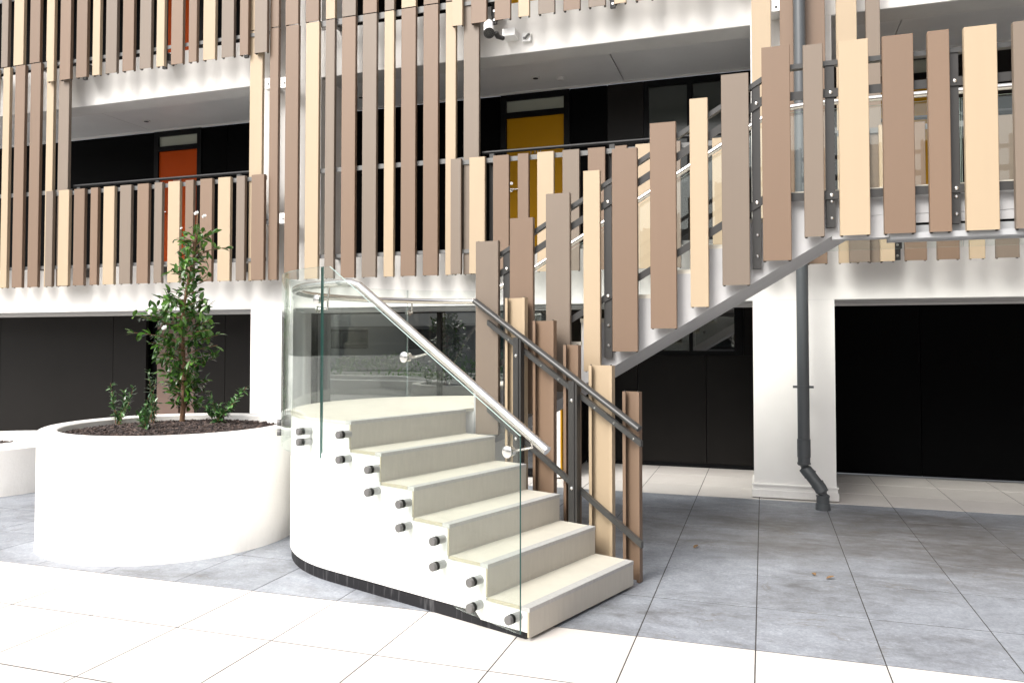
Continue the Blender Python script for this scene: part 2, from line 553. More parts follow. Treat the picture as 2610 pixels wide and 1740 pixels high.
# column skirting with a lipped top
for a, c in ((-6.06, -5.45), (-0.098, 0.662)):
    sk = MB()
    sk.box(a - 0.022, c + 0.022, YF - 0.022, 8.62, 0.012, 0.086)
    sk.box(a - 0.012, c + 0.012, YF - 0.012, 8.61, 0.086, 0.128)
    sk.box(a - 0.020, c + 0.020, YF - 0.020, 8.615, 0.128, 0.142)
    sk.obj('skirting', M['white_render'], B)
# gallery floors, ceilings and ceiling trims
for zf, zc in ((2.592, 4.9), (5.332, 7.64)):
    bbox('gallery_floor', 'concrete_pale', XL, XR, 8.43, 9.8, zf - 0.25, zf)
    for x0, x1 in ((XL, -9.2), (-9.2, -5.5), (-5.5, -1.672), (-1.668, 1.4), (1.4, XR)):
        bbox('ceiling_panel', 'soffit', x0 + 0.004, x1 - 0.004, 8.432, 9.765, zc, zc + 0.03)
    bbox('ceiling_trim', 'trim', XL, XR, 9.767, 9.80, zc - 0.018, zc + 0.02)
    bbox('roof_slab', 'concrete_pale', XL, XR, 8.434, 9.9, zc + 0.06, zc + 0.16)
for x in (-8.859, -2.717, -5.2, 0.9):
    d = MB().tube([(x, 9.295, 4.899), (x, 9.295, 4.888)], 0.062, 20)
    dl = d.obj('downlight', M['trim'], B, smooth=True)
    MB().cyl((x, 9.295, 4.8885), (x, 9.295, 4.884), 0.034, 14).obj('lens', M['near_black'], dl)
sd = MB().tube([(-2.417, 9.383, 4.899), (-2.417, 9.383, 4.88), (-2.417, 9.383, 4.862)], [0.045, 0.045, 0.03], 16).obj('smoke_detector', M['trim'], B, smooth=True)

# dark gallery walls with doors, transoms and windows (first floor, then the floor above)
for lvl, dz in ((0, 0.0), (1, 2.74)):
    zb, zt = 2.594 + dz, 4.88 + dz
    doors = [(-9.09, -8.345, 'orange_door', '104'), (-3.276, -2.476, 'ochre_door', '110'), (1.10, 1.86, 'ochre_door', None)]
    edges = [XL, -11.2] + [-9.17] + [-8.265] + [-7.791, -6.4, -5.4, -4.3, -3.36, -2.395, -1.897, -1.43, -0.06, 0.5, 1.02, 1.94, 3.2, XR]
    skip = {(-9.17, -8.265), (-3.36, -2.395), (1.02, 1.94)}
    for a, c in zip(edges[:-1], edges[1:]):
        if (a, c) in skip:
            continue
        if (a, c) == (-1.43, -0.06):
            bbox('wall_panel', 'dark_panel', a + 0.004, c - 0.004, YB, 9.86, zb, zb + 0.9)
            fr = MB()
            fr.box(a, c, 9.80, 9.86, zb + 0.9, zb + 0.96)
            fr.box(a, c, 9.80, 9.86, zt - 0.085, zt)
            for u0, u1 in ((a, a + 0.062), (-0.886, -0.814), (c - 0.07, c)):
                fr.box(u0, u1, 9.80, 9.86, zb + 0.96, zt - 0.085)
            w = fr.obj('window', M['near_black'], B)
            for u0, u1 in ((a + 0.062, -0.886), (-0.814, c - 0.07)):
                MB().box(u0, u1, 9.83, 9.84, zb + 0.96, zt - 0.085).obj('pane', M['smoky'], w)
            continue
        bbox('wall_panel', 'dark_panel' if a > -2 else 'black_panel', a + 0.004, c - 0.004, YB, 9.86, zb, zt)
    bbox('wall_backing', 'black_panel', XL, XR, 9.862, 10.0, zb, zt)
    for x0, x1, mk, num in doors:
        fr = MB()
        fr.box(x0 - 0.08, x0, 9.79, 9.86, zb, zt)
        fr.box(x1, x1 + 0.08, 9.79, 9.86, zb, zt)
        fr.box(x0, x1, 9.79, 9.86, zb + 1.97, zb + 2.045)
        fr.box(x0, x1, 9.79, 9.86, zb + 2.205, zt)
        f_ = fr.obj('door_frame', M['near_black'], B)
        MB().box(x0, x1, 9.825, 9.835, zb + 2.045, zb + 2.205).obj('transom_pane', M['frost'], f_)
        dd = MB().box(x0 + 0.004, x1 - 0.004, 9.815, 9.855, zb + 0.008, zb + 1.967).obj('door', M[mk], B)
        h = MB()
        h.tube([(x0 + 0.07, 9.815, zb + 1.0), (x0 + 0.07, 9.77, zb + 1.0), (x0 + 0.19, 9.77, zb + 1.0)], 0.010, 8)
        h.cyl((x0 + 0.07, 9.815, zb + 1.0), (x0 + 0.07, 9.807, zb + 1.0), 0.026, 14)
        h.cyl((x0 + 0.07, 9.815, zb + 1.09), (x0 + 0.07, 9.805, zb + 1.09), 0.022, 14)
        h.obj('handle', M['chrome'], dd, smooth=True)
        if num and lvl == 0:
            cu = bpy.data.curves.new('door_number', 'FONT')
            cu.body = num; cu.size = 0.115; cu.align_x = 'CENTER'; cu.extrude = 0.001
            to = bpy.data.objects.new('tmp', cu)
            COL.objects.link(to)
            me = bpy.data.meshes.new_from_object(to.evaluated_get(bpy.context.evaluated_depsgraph_get()))
            bpy.data.objects.remove(to)
            me.materials.clear(); me.materials.append(M['grey_trim'])
            xm = (x0 + x1) / 2 - (0.0 if num == '110' else 0.02)
            me.transform(Matrix.Translation((xm, 9.813, zb + 1.47)) @ Matrix.Rotation(R(90), 4, 'X'))
            link('door_number', me, dd)

# ---- ground floor: left bay of charcoal panels
YG = 8.5
YW = 9.2
for a, c in ((XL, -11.62), (-11.616, -9.336), (-9.332, -8.715), (-7.842, -7.312), (-7.308, -6.0)):
    bbox('ground_panel', 'dark_panel', a, c - 0.004, YW, YW + 0.05, 0.06, 1.99)
bbox('door_slot', 'near_black', -8.71, -8.535, YW + 0.12, YW + 0.16, 0.03, 1.99)
bd = bbox('side_door', 'brown_panel', -8.53, -8.14, YW + 0.02, YW + 0.06, 0.03, 1.99)
bbox('door_leaf', 'brown_panel', -8.13, -7.85, YW + 0.05, YW + 0.09, 0.03, 1.99)
bbox('base_strip', 'near_black', XL, -6.0, YW + 0.01, YW + 0.06, 0.0, 0.055)
bbox('ground_ceiling', 'soffit', XL, -6.06, 8.43, YW + 0.05, 1.992, 2.02)
bbox('end_wall', 'dark_panel', -6.0, -5.95, 8.61, YW + 0.2, 0.02, 1.99)
# ---- ground floor: shop window behind the landing, then the recessed dark wall
fr = MB()
fr.box(-5.45, -2.36, YG, YG + 0.07, 1.90, 1.99)
fr.box(-5.45, -2.36, YG, YG + 0.07, 0.02, 0.10)
for a, c in ((-5.45, -5.39), (-3.72, -3.67), (-2.42, -2.36)):
    fr.box(a, c, YG, YG + 0.07, 0.10, 1.90)
sw = fr.obj('shop_window', M['near_black'], B)
for a, c in ((-5.39, -3.72), (-3.67, -2.42)):
    MB().box(a, c, YG + 0.03, YG + 0.042, 0.10, 1.90).obj('pane', M['window'], sw)
bbox('side_light', 'white_render', -2.355, -2.197, YG, YG + 0.06, 0.02, 1.99)
bbox('jamb', 'ochre_door', -2.195, -2.180, YG - 0.004, YG + 0.07, 0.02, 1.99)
bbox('return_wall', 'dark_panel', -2.30, -2.18, YG + 0.072, 9.8, 0.02, 1.99)
bbox('ground_ceiling', 'soffit', -5.45, -0.098, 8.43, 9.8, 1.992, 2.02)
for a, c in ((-2.18, -1.52), (-1.516, -0.674), (-0.670, -0.06)):
    bbox('ground_panel', 'dark_panel', a, c - 0.004, YB, 9.86, 0.055, 1.385)
bbox('ground_panel', 'dark_panel', -2.18, -1.424, YB, 9.86, 1.39, 1.99)
bbox('ground_panel', 'dark_panel', -0.226, -0.06, YB, 9.86, 1.39, 1.99)
bbox('base_strip', 'near_black', -2.18, -0.06, 9.812, 9.87, 0.0, 0.05)
fr = MB()
fr.box(-1.42, -0.23, 9.785, 9.86, 1.39, 1.442); fr.box(-1.42, -0.23, 9.785, 9.86, 1.965, 1.992)
for a, c in ((-1.42, -1.37), (-0.875, -0.83), (-0.335, -0.23)):
    fr.box(a, c, 9.785, 9.86, 1.442, 1.965)
w = fr.obj('window', M['near_black'], B)
for a, c in ((-1.37, -0.875), (-0.83, -0.335)):
    MB().box(a, c, 9.81, 9.82, 1.442, 1.965).obj('pane', M['window'], w)
# ---- ground floor: right bay of black sliding doors
for a, c in ((0.55, 1.704), (1.712, 3.2), (3.208, XR)):
    bbox('sliding_door', 'black_panel', a, c, 9.83, 9.88, 0.02, 1.99)
bbox('ground_ceiling', 'soffit', 0.662, XR, 8.43, 9.83, 1.992, 2.02)
bbox('ground_backing', 'black_panel', XL, XR, 10.0, 10.1, 0, 2.2)
bbox('end_wall', 'black_panel', 0.55, 0.60, 8.61, 9.83, 0.02, 1.99)
bbox('end_wall', 'black_panel', -0.10, -0.05, 8.61, 9.8, 0.02, 1.99)
bbox('end_wall', 'white_render', -5.50, -5.452, 8.43, 8.57, 0.02, 1.99)
# lintel tracks
for a, c in ((XL, -6.062), (-5.448, -0.10), (0.664, XR)):
    tr = MB()
    tr.box(a, c, 8.16, 8.26, 1.925, 1.9605)
    tr.box(a, c, 8.30, 8.36, 1.935, 1.9605)
    tr.obj('lintel_track', M['grey_trim'], B)
    MB().box(a, c, 8.262, 8.285, 1.905, 1.9605).obj('track_lip', M['trim'], B)

# ------------------------------------------------------------------ slats
SLAT = {}
CK = {'c': 'cream', 'b': 'brown', 'g': 'taupe', 'k': 'taupe'}


def slat_mesh(w, h, ck, mirror=False):
    key = (round(w, 3), round(h, 3), ck, mirror)
    if key not in SLAT:
        d, t, lp = 0.044, 0.0032, 0.023
        hw = w / 2
        c = 0.0035
        out = [(-hw + c, 0), (hw - c, 0), (hw, c), (hw, d), (hw - lp, d), (hw - lp, d - t), (hw - t, d - t), (hw - t, t), (-hw + t, t), (-hw + t, d - t), (-hw + lp, d - t), (-hw + lp, d), (-hw, d), (-hw, c)]
        mb = MB()
        n = len(out)
        v = [(x, y, 0) for x, y in out] + [(x, y, h) for x, y in out]
        f = []
        for i in range(n):
            j = (i + 1) % n
            f.append((i, j, n + j, n + i))
        # end faces of the thin profile, piece by piece
        for o in (0, n):
            for q in ((0, 1, 7, 8), (1, 2, 7), (2, 3, 6, 7), (3, 4, 5, 6), (0, 8, 13), (13, 8, 9, 12), (12, 9, 10, 11)):
                f.append(tuple(o + i for i in q))
        mb.add(v, f)
        for sx in (-1, 1):
            mb.cyl((sx * (hw - 0.012), d - 0.012, -0.006), (sx * (hw - 0.012), d - 0.012, h + 0.006), 0.0075, 6, 1)
        SLAT[key] = mb.mesh('slat', [M[ck], M['steel_dark']])
    return SLAT[key]


def snap(x0, x1):
    c = (x0 + x1) / 2
    return c, 0.18 if (x1 - x0) > 0.15 else 0.122


def put_slats(parent, items, y, z0, z1):
    for it in items:
        c, w = snap(it[1], it[2])
        link('slat', slat_mesh(w, z1 - z0, CK[it[0]]), parent, (c, y, z0))


YL, YS = 7.85, 7.79
ZS0, ZS1 = 2.29, 3.556
DZ = 2.74


def long_screen(label, lower, upper, x0, x1, rails=True):
    t = thing('slat_screen', label, 'slat screen', ((x0 + x1) / 2, 7.87, 2.29), 'full height slat screens on the facade')
    put_slats(t, lower, YL, 2.29, 5.333)
    put_slats(t, upper, YL, 5.345, 8.07)
    if rails:
        for z, h in ((2.532, 0.042), (3.54, 0.052), (5.283, 0.07), (6.28, 0.052)):
            MB().box(x0, x1, 7.896, 7.914, z, z + h).obj('rail', M['steel_grey'], t)
        br = MB()
        for z in (2.55, 5.315):
            x = x0 + 0.25
            while x < x1:
                br.box(x, x + 0.05, 7.915, 8.099, z - 0.02, z + 0.02)
                x += 0.9
        br.obj('bracket', M['steel_grey'], t)
    return t


long_screen('full height slat screen at the far left edge, before the orange door gallery',
            [('b', -10.60, -10.42), ('g', -10.32, -10.20), ('c', -9.955, -9.833), ('b', -9.735, -9.555), ('b', -9.455, -9.275), ('c', -9.163, -9.041), ('g', -8.95, -8.77), ('c', -10.18, -10.06)],
            [('b', -10.60, -10.42), ('c', -10.32, -10.20), ('g', -10.006, -9.884), ('c', -9.777, -9.597), ('b', -9.482, -9.302), ('c', -9.186, -9.064), ('b', -8.94, -8.76)], -10.6, -8.75)
tcol = long_screen('three slats fixed with white brackets on the white wall between the left and middle galleries',
                   [('c', -5.92, -5.738), ('b', -5.636, -5.513), ('b', -5.412, -5.238)],
                   [('c', -5.92, -5.738), ('b', -5.636, -5.513), ('b', -5.421, -5.244)], -5.9, -5.24, rails=False)
for x, z in ((-5.685, 4.68), (-5.462, 4.67), (-5.462, 3.03), (-5.685, 3.03)):
    bo = MB().box(x - 0.045, x + 0.045, 7.88, 8.099, z - 0.062, z + 0.062).obj('bracket', M['cam_white'], tcol)
    MB().cyl((x + 0.012, 7.88, z - 0.01), (x + 0.012, 7.874, z - 0.01), 0.011, 8).obj('bolt', M['steel_dark'], bo)
long_screen('full height slat screen in the middle, covering the gallery opening left of the ochre door',
            [('c', -5.134, -4.956), ('g', -4.866, -4.746), ('b', -4.652, -4.468), ('g', -4.377, -4.197), ('c', -4.099, -3.973), ('b', -3.884, -3.704), ('b', -3.609, -3.429), ('c', -3.338, -3.215), ('g', -3.122, -2.941)],
            [('b', -5.14, -4.965), ('c', -4.866, -4.746), ('g', -4.652, -4.468), ('b', -4.377, -4.197), ('g', -4.099, -3.973), ('c', -3.884, -3.704), ('b', -3.609, -3.429), ('b', -3.338, -3.215), ('g', -3.122, -2.941)], -5.08, -2.94)
t = long_screen('slats fixed to the white wall behind the downpipe, right of the ochre door gallery',
                [('c', -0.082, 0.096), ('b', 0.180, 0.302), ('b', 0.407, 0.587)], [('c', -0.082, 0.096), ('b', 0.180, 0.302), ('b', 0.407, 0.587)], -0.08, 0.58, rails=False)
for x, z in ((0.147, 4.85), (0.147, 3.03), (0.345, 4.85), (0.345, 3.03)):
    bo = MB().box(x - 0.045, x + 0.045, 7.88, 8.099, z - 0.07, z + 0.07).obj('bracket', M['cam_white'], t)
    MB().cyl((x, 7.88, z - 0.03), (x, 7.874, z - 0.03), 0.012, 8).obj('bolt', M['steel_dark'], bo)
long_screen('two full height slats at the right edge of the facade, behind the footbridge',
            [('c', 0.688, 0.863), ('g', 0.941, 1.069)], [('c', 0.688, 0.863), ('g', 0.941, 1.069)], 0.67, 1.1)


def gallery_balustrade(label, items, x0, x1, posts, dz=0.0, hx=None):
    t = thing('gallery_balustrade', label, 'balustrade', ((x0 + x1) / 2, 7.86, ZS0 + dz), 'slat balustrades along the galleries')
    put_slats(t, items, YS, ZS0 + dz, ZS1 + dz)
    for z, h in ((2.520, 0.042), (3.496, 0.050)):
        MB().box(x0, x1, 7.8355, 7.8485, z + dz, z + h + dz).obj('rail', M['steel_grey'], t)
    for px in posts:
        p = MB().box(px - 0.027, px + 0.027, 7.916, 7.95, 2.31 + dz, 3.612 + dz)
        p.box(px - 0.03, px + 0.03, 7.8487, 7.9158, 3.50 + dz, 3.54 + dz)
        p.box(px - 0.03, px + 0.03, 7.8487, 7.9158, 2.524 + dz, 2.558 + dz)
        p.box(px - 0.045, px + 0.045, 7.95, 8.099, 2.42 + dz, 2.52 + dz)
        po = p.obj('post', M['steel_dark'], t)
        for z in (2.35, 2.45):
            MB().cyl((px, 7.916, z + dz), (px, 7.908, z + dz), 0.012, 8).obj('bolt', M['chrome'], po)
    hx = hx or (x0, x1)
    MB().tube([(hx[0], 7.933, 3.632 + dz), (hx[1], 7.933, 3.632 + dz)], 0.019, 12).obj('handrail', M['rail_black'], t, smooth=True)
    return t


gallery_balustrade('cream, brown and taupe slat balustrade in front of the orange flat door',
                   [('g', -9.077, -8.955), ('c', -8.857, -8.677), ('b', -8.594, -8.414), ('b', -8.314, -8.192), ('c', -8.10, -7.92), ('g', -7.831, -7.651), ('b', -7.553, -7.373), ('g', -7.284, -7.163), ('c', -7.072, -6.892), ('b', -6.807, -6.686), ('b', -6.586, -6.406), ('c', -6.32, -6.14), ('g', -6.053, -5.931), ('b', -5.837, -5.657)],
                   -9.08, -5.66, (-8.66, -7.36, -6.12), hx=(-8.75, -5.95))
gallery_balustrade('slat balustrade at the top left edge of the picture, above the orange door gallery',
                   [('c', -9.10, -8.978), ('b', -8.875, -8.695), ('b', -8.594, -8.414), ('c', -8.32, -8.198), ('g', -8.10, -7.92), ('b', -7.825, -7.645), ('g', -7.548, -7.368), ('c', -7.282, -7.16), ('b', -7.055, -6.875), ('b', -6.785, -6.663), ('c', -6.566, -6.386), ('g', -6.293, -6.113), ('b', -6.026, -5.904), ('g', -5.815, -5.635)],
                   -9.1, -5.64, (-8.585, -7.275, -6.03), dz=DZ, hx=(-8.75, -5.95))
gallery_balustrade('slat balustrade in front of the ochre flat door, partly behind the stair',
                   [('g', -3.249, -3.128), ('c', -3.03, -2.85), ('b', -2.756, -2.576), ('b', -2.477, -2.356), ('c', -2.26, -2.08), ('g', -1.985, -1.805), ('b', -1.713, -1.533), ('b', -1.43, -1.308), ('c', -1.22, -1.04), ('g', -0.95, -0.77), ('b', -0.68, -0.558), ('c', -0.463, -0.283)],
                   -3.25, -0.11, (-2.815, -1.485, -0.2), hx=(-2.93, -0.10))
gallery_balustrade('slat balustrade cut off by the top edge of the picture, above the security camera',
                   [('c', -3.236, -3.114), ('b', -3.013, -2.833), ('b', -2.74, -2.56), ('c', -2.469, -2.347), ('g', -2.247, -2.067), ('b', -1.972, -1.792), ('g', -1.703, -1.523), ('c', -1.431, -1.311), ('b', -1.213, -1.033), ('b', -0.945, -0.823), ('c', -0.735, -0.555), ('g', -0.465, -0.343)],
                   -3.24, -0.11, (-2.79, -1.47, -0.2), dz=DZ, hx=(-2.93, -0.10))
gallery_balustrade('slat balustrade of the right gallery, seen behind and below the footbridge',
                   [('g', 0.77, 0.95), ('c', 1.036, 1.157), ('b', 1.240, 1.42), ('b', 1.503, 1.683), ('c', 1.762, 1.884), ('g', 1.968, 2.148), ('b', 2.24, 2.36), ('c', 2.53, 2.71), ('b', 2.80, 2.98), ('g', 3.07, 3.19), ('c', 3.28, 3.46), ('b', 3.55, 3.73), ('b', 3.82, 3.94), ('c', 4.03, 4.21)],
                   0.68, 4.3, (1.195, 2.44, 3.75), hx=(0.68, 4.3))

# ------------------------------------------------------------------ the stair
a_ = R(160.3)
U = Vector((math.cos(a_), math.sin(a_), 0))
V = Vector((math.sin(a_), -math.cos(a_), 0))
L1 = Vector((-1.162, 3.855, 0))
W1 = 1.09
GO, RI = 0.28, 0.175
Z1 = 0.17
TV = lambda tt, z, vv: tuple(L1 + U * tt + V * vv + Vector((0, 0, z)))
TVZ = lambda tt, vv, z: tuple(L1 + U * tt + V * vv + Vector((0, 0, z)))
RC = 1.24
CC = L1 + U * 1.61 + V * RC
A0 = math.atan2(-V.y, -V.x) % (2 * math.pi)           # direction of the straight side's normal
A1 = R(90)
ZL = Z1 + 5 * RI                                       # landing 1.045
ZB = 2.557                                             # footbridge floor
RI2 = (ZB - ZL) / 9
X2 = -2.10
YN, YE = 5.50, CC.y + RC
nl = lambda x: ZL + RI2 + (RI2 / GO) * (x - X2)         # nosing line of the upper flight

ST = thing('staircase', 'white U shaped outdoor stair with cream treads and a rounded landing', 'staircase', tuple(L1))
# lower flight body
poly = [(0.012, 0.04), (0.33, 0.04), (0.366, 0.077), (1.612, 0.077), (1.612, ZL - 0.022), (1.4 + 0.012, ZL - 0.022)]
for k in range(5, 0, -1):
    zt = Z1 + (k - 1) * RI - 0.022
    poly += [(GO * k + 0.012, zt), (GO * (k - 1) + 0.012, zt)]
MB().prism(poly, TV, 0.0, W1).obj('lower_flight', M['stair_render'], ST)


def landing_outline(off):
    r = RC + off
    pts = [TVZ(1.613, -off, 0)[:2]]
    n = 48
    for i in range(n + 1):
        an = A0 + (A1 - A0) * i / n
        pts.append((CC.x + r * math.cos(an), CC.y + r * math.sin(an)))
    pts += [(X2 + 0.0, YE + off), (X2, YN), TVZ(1.613, W1, 0)[:2]]
    return pts


MB().prism(landing_outline(0.0), XY, 0.077, ZL - 0.022).obj('landing_base', M['stair_render'], ST, smooth=True)
top = landing_outline(0.004)
top = [TVZ(1.4485, -0.004, 0)[:2]] + top[:-1] + [(X2 - 0.02, YN - 0.03), TVZ(1.4485, W1 + 0.004, 0)[:2]]
lt = MB().prism(top, XY, ZL - 0.0215, ZL).obj('landing_top', M['tread'], ST)
MB().prism([(1.3945, ZL - 0.0215), (1.4475, ZL - 0.0215), (1.4475, ZL + 0.001), (1.3945, ZL + 0.001)], TV, -0.0065, W1 + 0.005).obj('nosing', M['nosing'], lt)
for k in range(1, 6):
    z = Z1 + (k - 1) * RI
    t0 = GO * (k - 1)
    tr = MB().prism([(t0 + 0.0485, z - 0.0215), (t0 + GO - 0.0045, z - 0.0215), (t0 + GO - 0.0045, z), (t0 + 0.0485, z)], TV, -0.004, W1 + 0.004).obj('tread', M['tread'], ST)
    MB().prism([(t0 + 0.0487, z - 0.0150), (t0 + GO - 0.004, z - 0.0150), (t0 + GO - 0.004, z + 0.001), (t0 + 0.0487, z + 0.001)], TV, -0.0085, -0.0042).obj('edge_trim', M['edge_trim'], tr)
    for v0, v1 in ((-0.0065, 0.62), (0.6225, W1 + 0.005)):
        MB().prism([(t0 - 0.0055, z - 0.0215), (t0 + 0.0475, z - 0.0215), (t0 + 0.0475, z + 0.001), (t0 - 0.0035, z + 0.001), (t0 - 0.0055, z - 0.001)], TV, v0, v1).obj('nosing', M['nosing'], tr)
for k in range(1, 7):
    z = Z1 + (k - 1) * RI
    t0 = GO * (k - 1)
    zb = 0.018 if k == 1 else z - RI + 0.0005
    rs = MB().prism([(t0 - 0.004, zb), (t0 + 0.0115, zb), (t0 + 0.0115, z - 0.022), (t0 - 0.004, z - 0.022)], TV, -0.0035, W1 + 0.0035).obj('riser', M['riser'], ST)
    MB().prism([(t0 - 0.0045, zb + 0.001), (t0 + 0.0085, zb + 0.001), (t0 + 0.0085, z - 0.022), (t0 - 0.0045, z - 0.022)], TV, -0.0080, -0.0037).obj('edge_trim', M['edge_trim'], rs)
# recessed black kick strip
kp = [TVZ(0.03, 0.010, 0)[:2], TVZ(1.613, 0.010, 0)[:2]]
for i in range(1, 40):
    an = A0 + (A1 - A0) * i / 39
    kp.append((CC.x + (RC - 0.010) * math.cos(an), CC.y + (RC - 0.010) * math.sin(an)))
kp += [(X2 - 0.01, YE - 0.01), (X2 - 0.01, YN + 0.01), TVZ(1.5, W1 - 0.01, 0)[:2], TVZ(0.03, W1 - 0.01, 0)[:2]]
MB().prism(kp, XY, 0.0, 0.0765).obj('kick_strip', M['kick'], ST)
# upper flight body
und = 0.49
poly = [(X2, ZL - 0.022), (X2, nl(X2) - und)]
xe = X2 + (2.372 - (nl(X2) - und)) / (RI2 / GO)
poly += [(xe, 2.372), (xe, ZB - 0.03)]
for k in range(9, 0, -1):
    xk = X2 + GO * (k - 1)
    z = ZL + RI2 * k
    poly += [(xk + 0.005, z - 0.03)] + ([(xk + 0.005, z - RI2 - 0.03)] if k > 1 else [])
MB().prism(poly, XZ, YN, YE).obj('upper_flight', M['concrete_pale'], ST)
for k in range(1, 10):
    xk = X2 + GO * (k - 1)
    z = ZL + RI2 * k
    x1 = xk + GO - 0.003 if k < 9 else xe - 0.004
    MB().box(xk - 0.012, x1, YN + 0.012, YE - 0.012, z - 0.0295, z).obj('tread', M['tread'], ST)
    MB().box(xk - 0.004, xk + 0.0045, YN + 0.006, YE - 0.006, z - RI2 + (0.001), z - 0.0298).obj('riser', M['riser'], ST)

# ------------------------------------------------------------------ footbridge
FB = thing('footbridge', 'pale concrete footbridge leading right from the top of the stair', 'footbridge', (2.5, 6.1, 2.235))
MB().box(xe + 0.002, 4.6, YN, YE, 2.372, ZB - 0.03).obj('deck', M['concrete_pale'], FB)
MB().box(xe + 0.002, 4.6, YN + 0.012, YE - 0.012, ZB - 0.0295, ZB).obj('deck_tiles', M['tread'], FB)
MB().box(0.44, 0.80, YN + 0.001, YN + 0.085, 2.225, 2.3705).obj('edge_beam', M['concrete_pale'], FB)
MB().box(0.802, 4.6, YN + 0.001, YN + 0.085, 2.312, 2.369).obj('edge_beam', M['concrete_pale'], FB)
MB().box(0.802, 4.6, YN + 0.012, YN + 0.080, 2.296, 2.3115).obj('shadow_gap', M['near_black'], FB)
lp = MB()
lp.prism([(YN - 0.062, 2.206), (YN - 0.05, 2.198), (YN + 0.085, 2.198), (YN + 0.085, 2.2955), (YN + 0.002, 2.2955), (YN + 0.002, 2.250), (YN - 0.062, 2.242)], lambda p, q, d: (d, p, q), 0.78, 4.6)
lp.obj('edge_tray', M['tray'], FB)

# ------------------------------------------------------------------ slat balustrade of the upper flight and bridge
SB = thing('stair_balustrade', 'tall slat balustrade climbing along the near side of the upper flight and bridge', 'balustrade', (-0.5, 5.42, 1.0), 'slat balustrades of the stair')
fl2 = [('g', -2.05, -1.866), ('b', -1.781, -1.596), ('g', -1.50, -1.323), ('c', -1.22, -1.103), ('b', -1.014, -0.834), ('b', -0.745, -0.565), ('c', -0.472, -0.349), ('g', -0.262, -0.077), ('b', 0.009, 0.180)]
YT = 5.40
for c_, x0, x1 in fl2:
    c, w = snap(x0, x1)
    zt = 2.299 + (3.523 - 2.299) / 2.052 * (c + 1.958)
    link('slat', slat_mesh(w, 1.437, CK[c_]), SB, (c, YT, zt - 1.437))
br = [('g', 0.269, 0.385), ('c', 0.485, 0.659), ('b', 0.747, 0.920), ('b', 1.005, 1.127), ('c', 1.207, 1.389), ('g', 1.475, 1.655), ('b', 1.745, 1.865), ('c', 1.955, 2.135), ('b', 2.225, 2.345), ('g', 2.435, 2.615), ('b', 2.705, 2.885), ('c', 2.975, 3.097), ('b', 3.187, 3.367), ('g', 3.457, 3.637), ('c', 3.727, 3.849)]
for c_, x0, x1 in br:
    c, w = snap(x0, x1)
    link('slat', slat_mesh(w, 1.273, CK[c_]), SB, (c, YT, 2.235))
SL = RI2 / GO
XK = 0.20                                              # where rails turn level


def fl2_rail(name, off, h, y0, y1, zlev, hl, m):
    za = lambda x: nl(x) + off
    xs_ = -1.99
    xk = (zlev - off - nl(0)) / SL
    pts = [(xs_, za(xs_)), (xk, zlev), (4.6, zlev), (4.6, zlev - hl), (xk + 0.01, zlev - hl), (xs_, za(xs_) - h)]
    return MB().prism(pts, XZ, y0, y1).obj(name, m, SB)


fl2_rail('handrail', 0.868, 0.034, 5.447, 5.497, 3.405, 0.032, M['rail_dark'])
fl2_rail('rail', 0.732, 0.050, 5.4445, 5.4545, 3.217, 0.056, M['steel_dark'])
fl2_rail('rail', 0.056, 0.046, 5.4445, 5.4545, 2.537, 0.054, M['steel_dark'])
for px, zb in ((-1.82, 0.96), (-1.055, 1.435), (-0.035, 2.04), (0.432, 2.30), (1.158, 2.29), (2.4, 2.29), (3.6, 2.29)):
    zt = min(nl(px) + 0.835, 3.374)
    po = MB().box(px - 0.028, px + 0.028, 5.4548, 5.4995, zb, zt).obj('post', M['steel_dark'], SB)
    for z in ((zb + 0.085, zb + 0.228) if px < 0.2 else (zb + 0.06, zb + 0.17)):
        MB().tube([(px + 0.004, 5.4548, z), (px + 0.004, 5.449, z), (px + 0.004, 5.444, z)], [0.0115, 0.0115, 0.006], 10).obj('bolt', M['chrome'], po, smooth=True)
    for z in ((nl(px) + 0.71, nl(px) + 0.034) if px < 0.2 else (3.19, 2.51)):
        MB().tube([(px + 0.004, 5.4445, z), (px + 0.004, 5.438, z), (px + 0.004, 5.434, z)], [0.0115, 0.0115, 0.006], 10).obj('bolt', M['chrome'], po, smooth=True)

# ------------------------------------------------------------------ slat balustrade on the far side of the lower flight
S1 = thing('stair_balustrade', 'low slat balustrade with a dark handrail on the right side of the lower flight', 'balustrade', tuple(L1 + V * 1.2), 'slat balustrades of the stair')
rot1 = math.atan2(-U.y, -U.x)
fl1 = [('c', 1.02, 0.18, 1.868), ('b', 0.768, 0.18, 1.696), ('b', 0.535, 0.122, 1.525), ('c', 0.30, 0.18, 1.389), ('b', 0.07, 0.122, 1.222)]
for ck, tc, w, zt in fl1:
    z0 = max(0.004, zt - 1.437)
    p = L1 + U * tc + V * 1.245
    o = link('slat', slat_mesh(w, zt - z0, CK[ck]), S1, (p.x, p.y, z0))
    o.rotation_euler = (0, 0, rot1 + math.pi)
SL1 = RI / GO


def fl1_rail(name, off, h, v0, v1, ta, tb, m, oval=False):
    z = lambda q: Z1 + SL1 * q + off
    if oval:
        P0, P1 = TVZ(tb, (v0 + v1) / 2, z(tb) - h / 2), TVZ(ta, (v0 + v1) / 2, z(ta) - h / 2)
        return MB().tube([P1, P0], h / 2, 16, sx=(v1 - v0) / h, sz=1.0).obj(name, m, S1, smooth=True)
    return MB().prism([(ta, z(ta)), (tb, z(tb)), (tb, z(tb) - h), (ta, z(ta) - h)], TV, v0, v1).obj(name, m, S1)


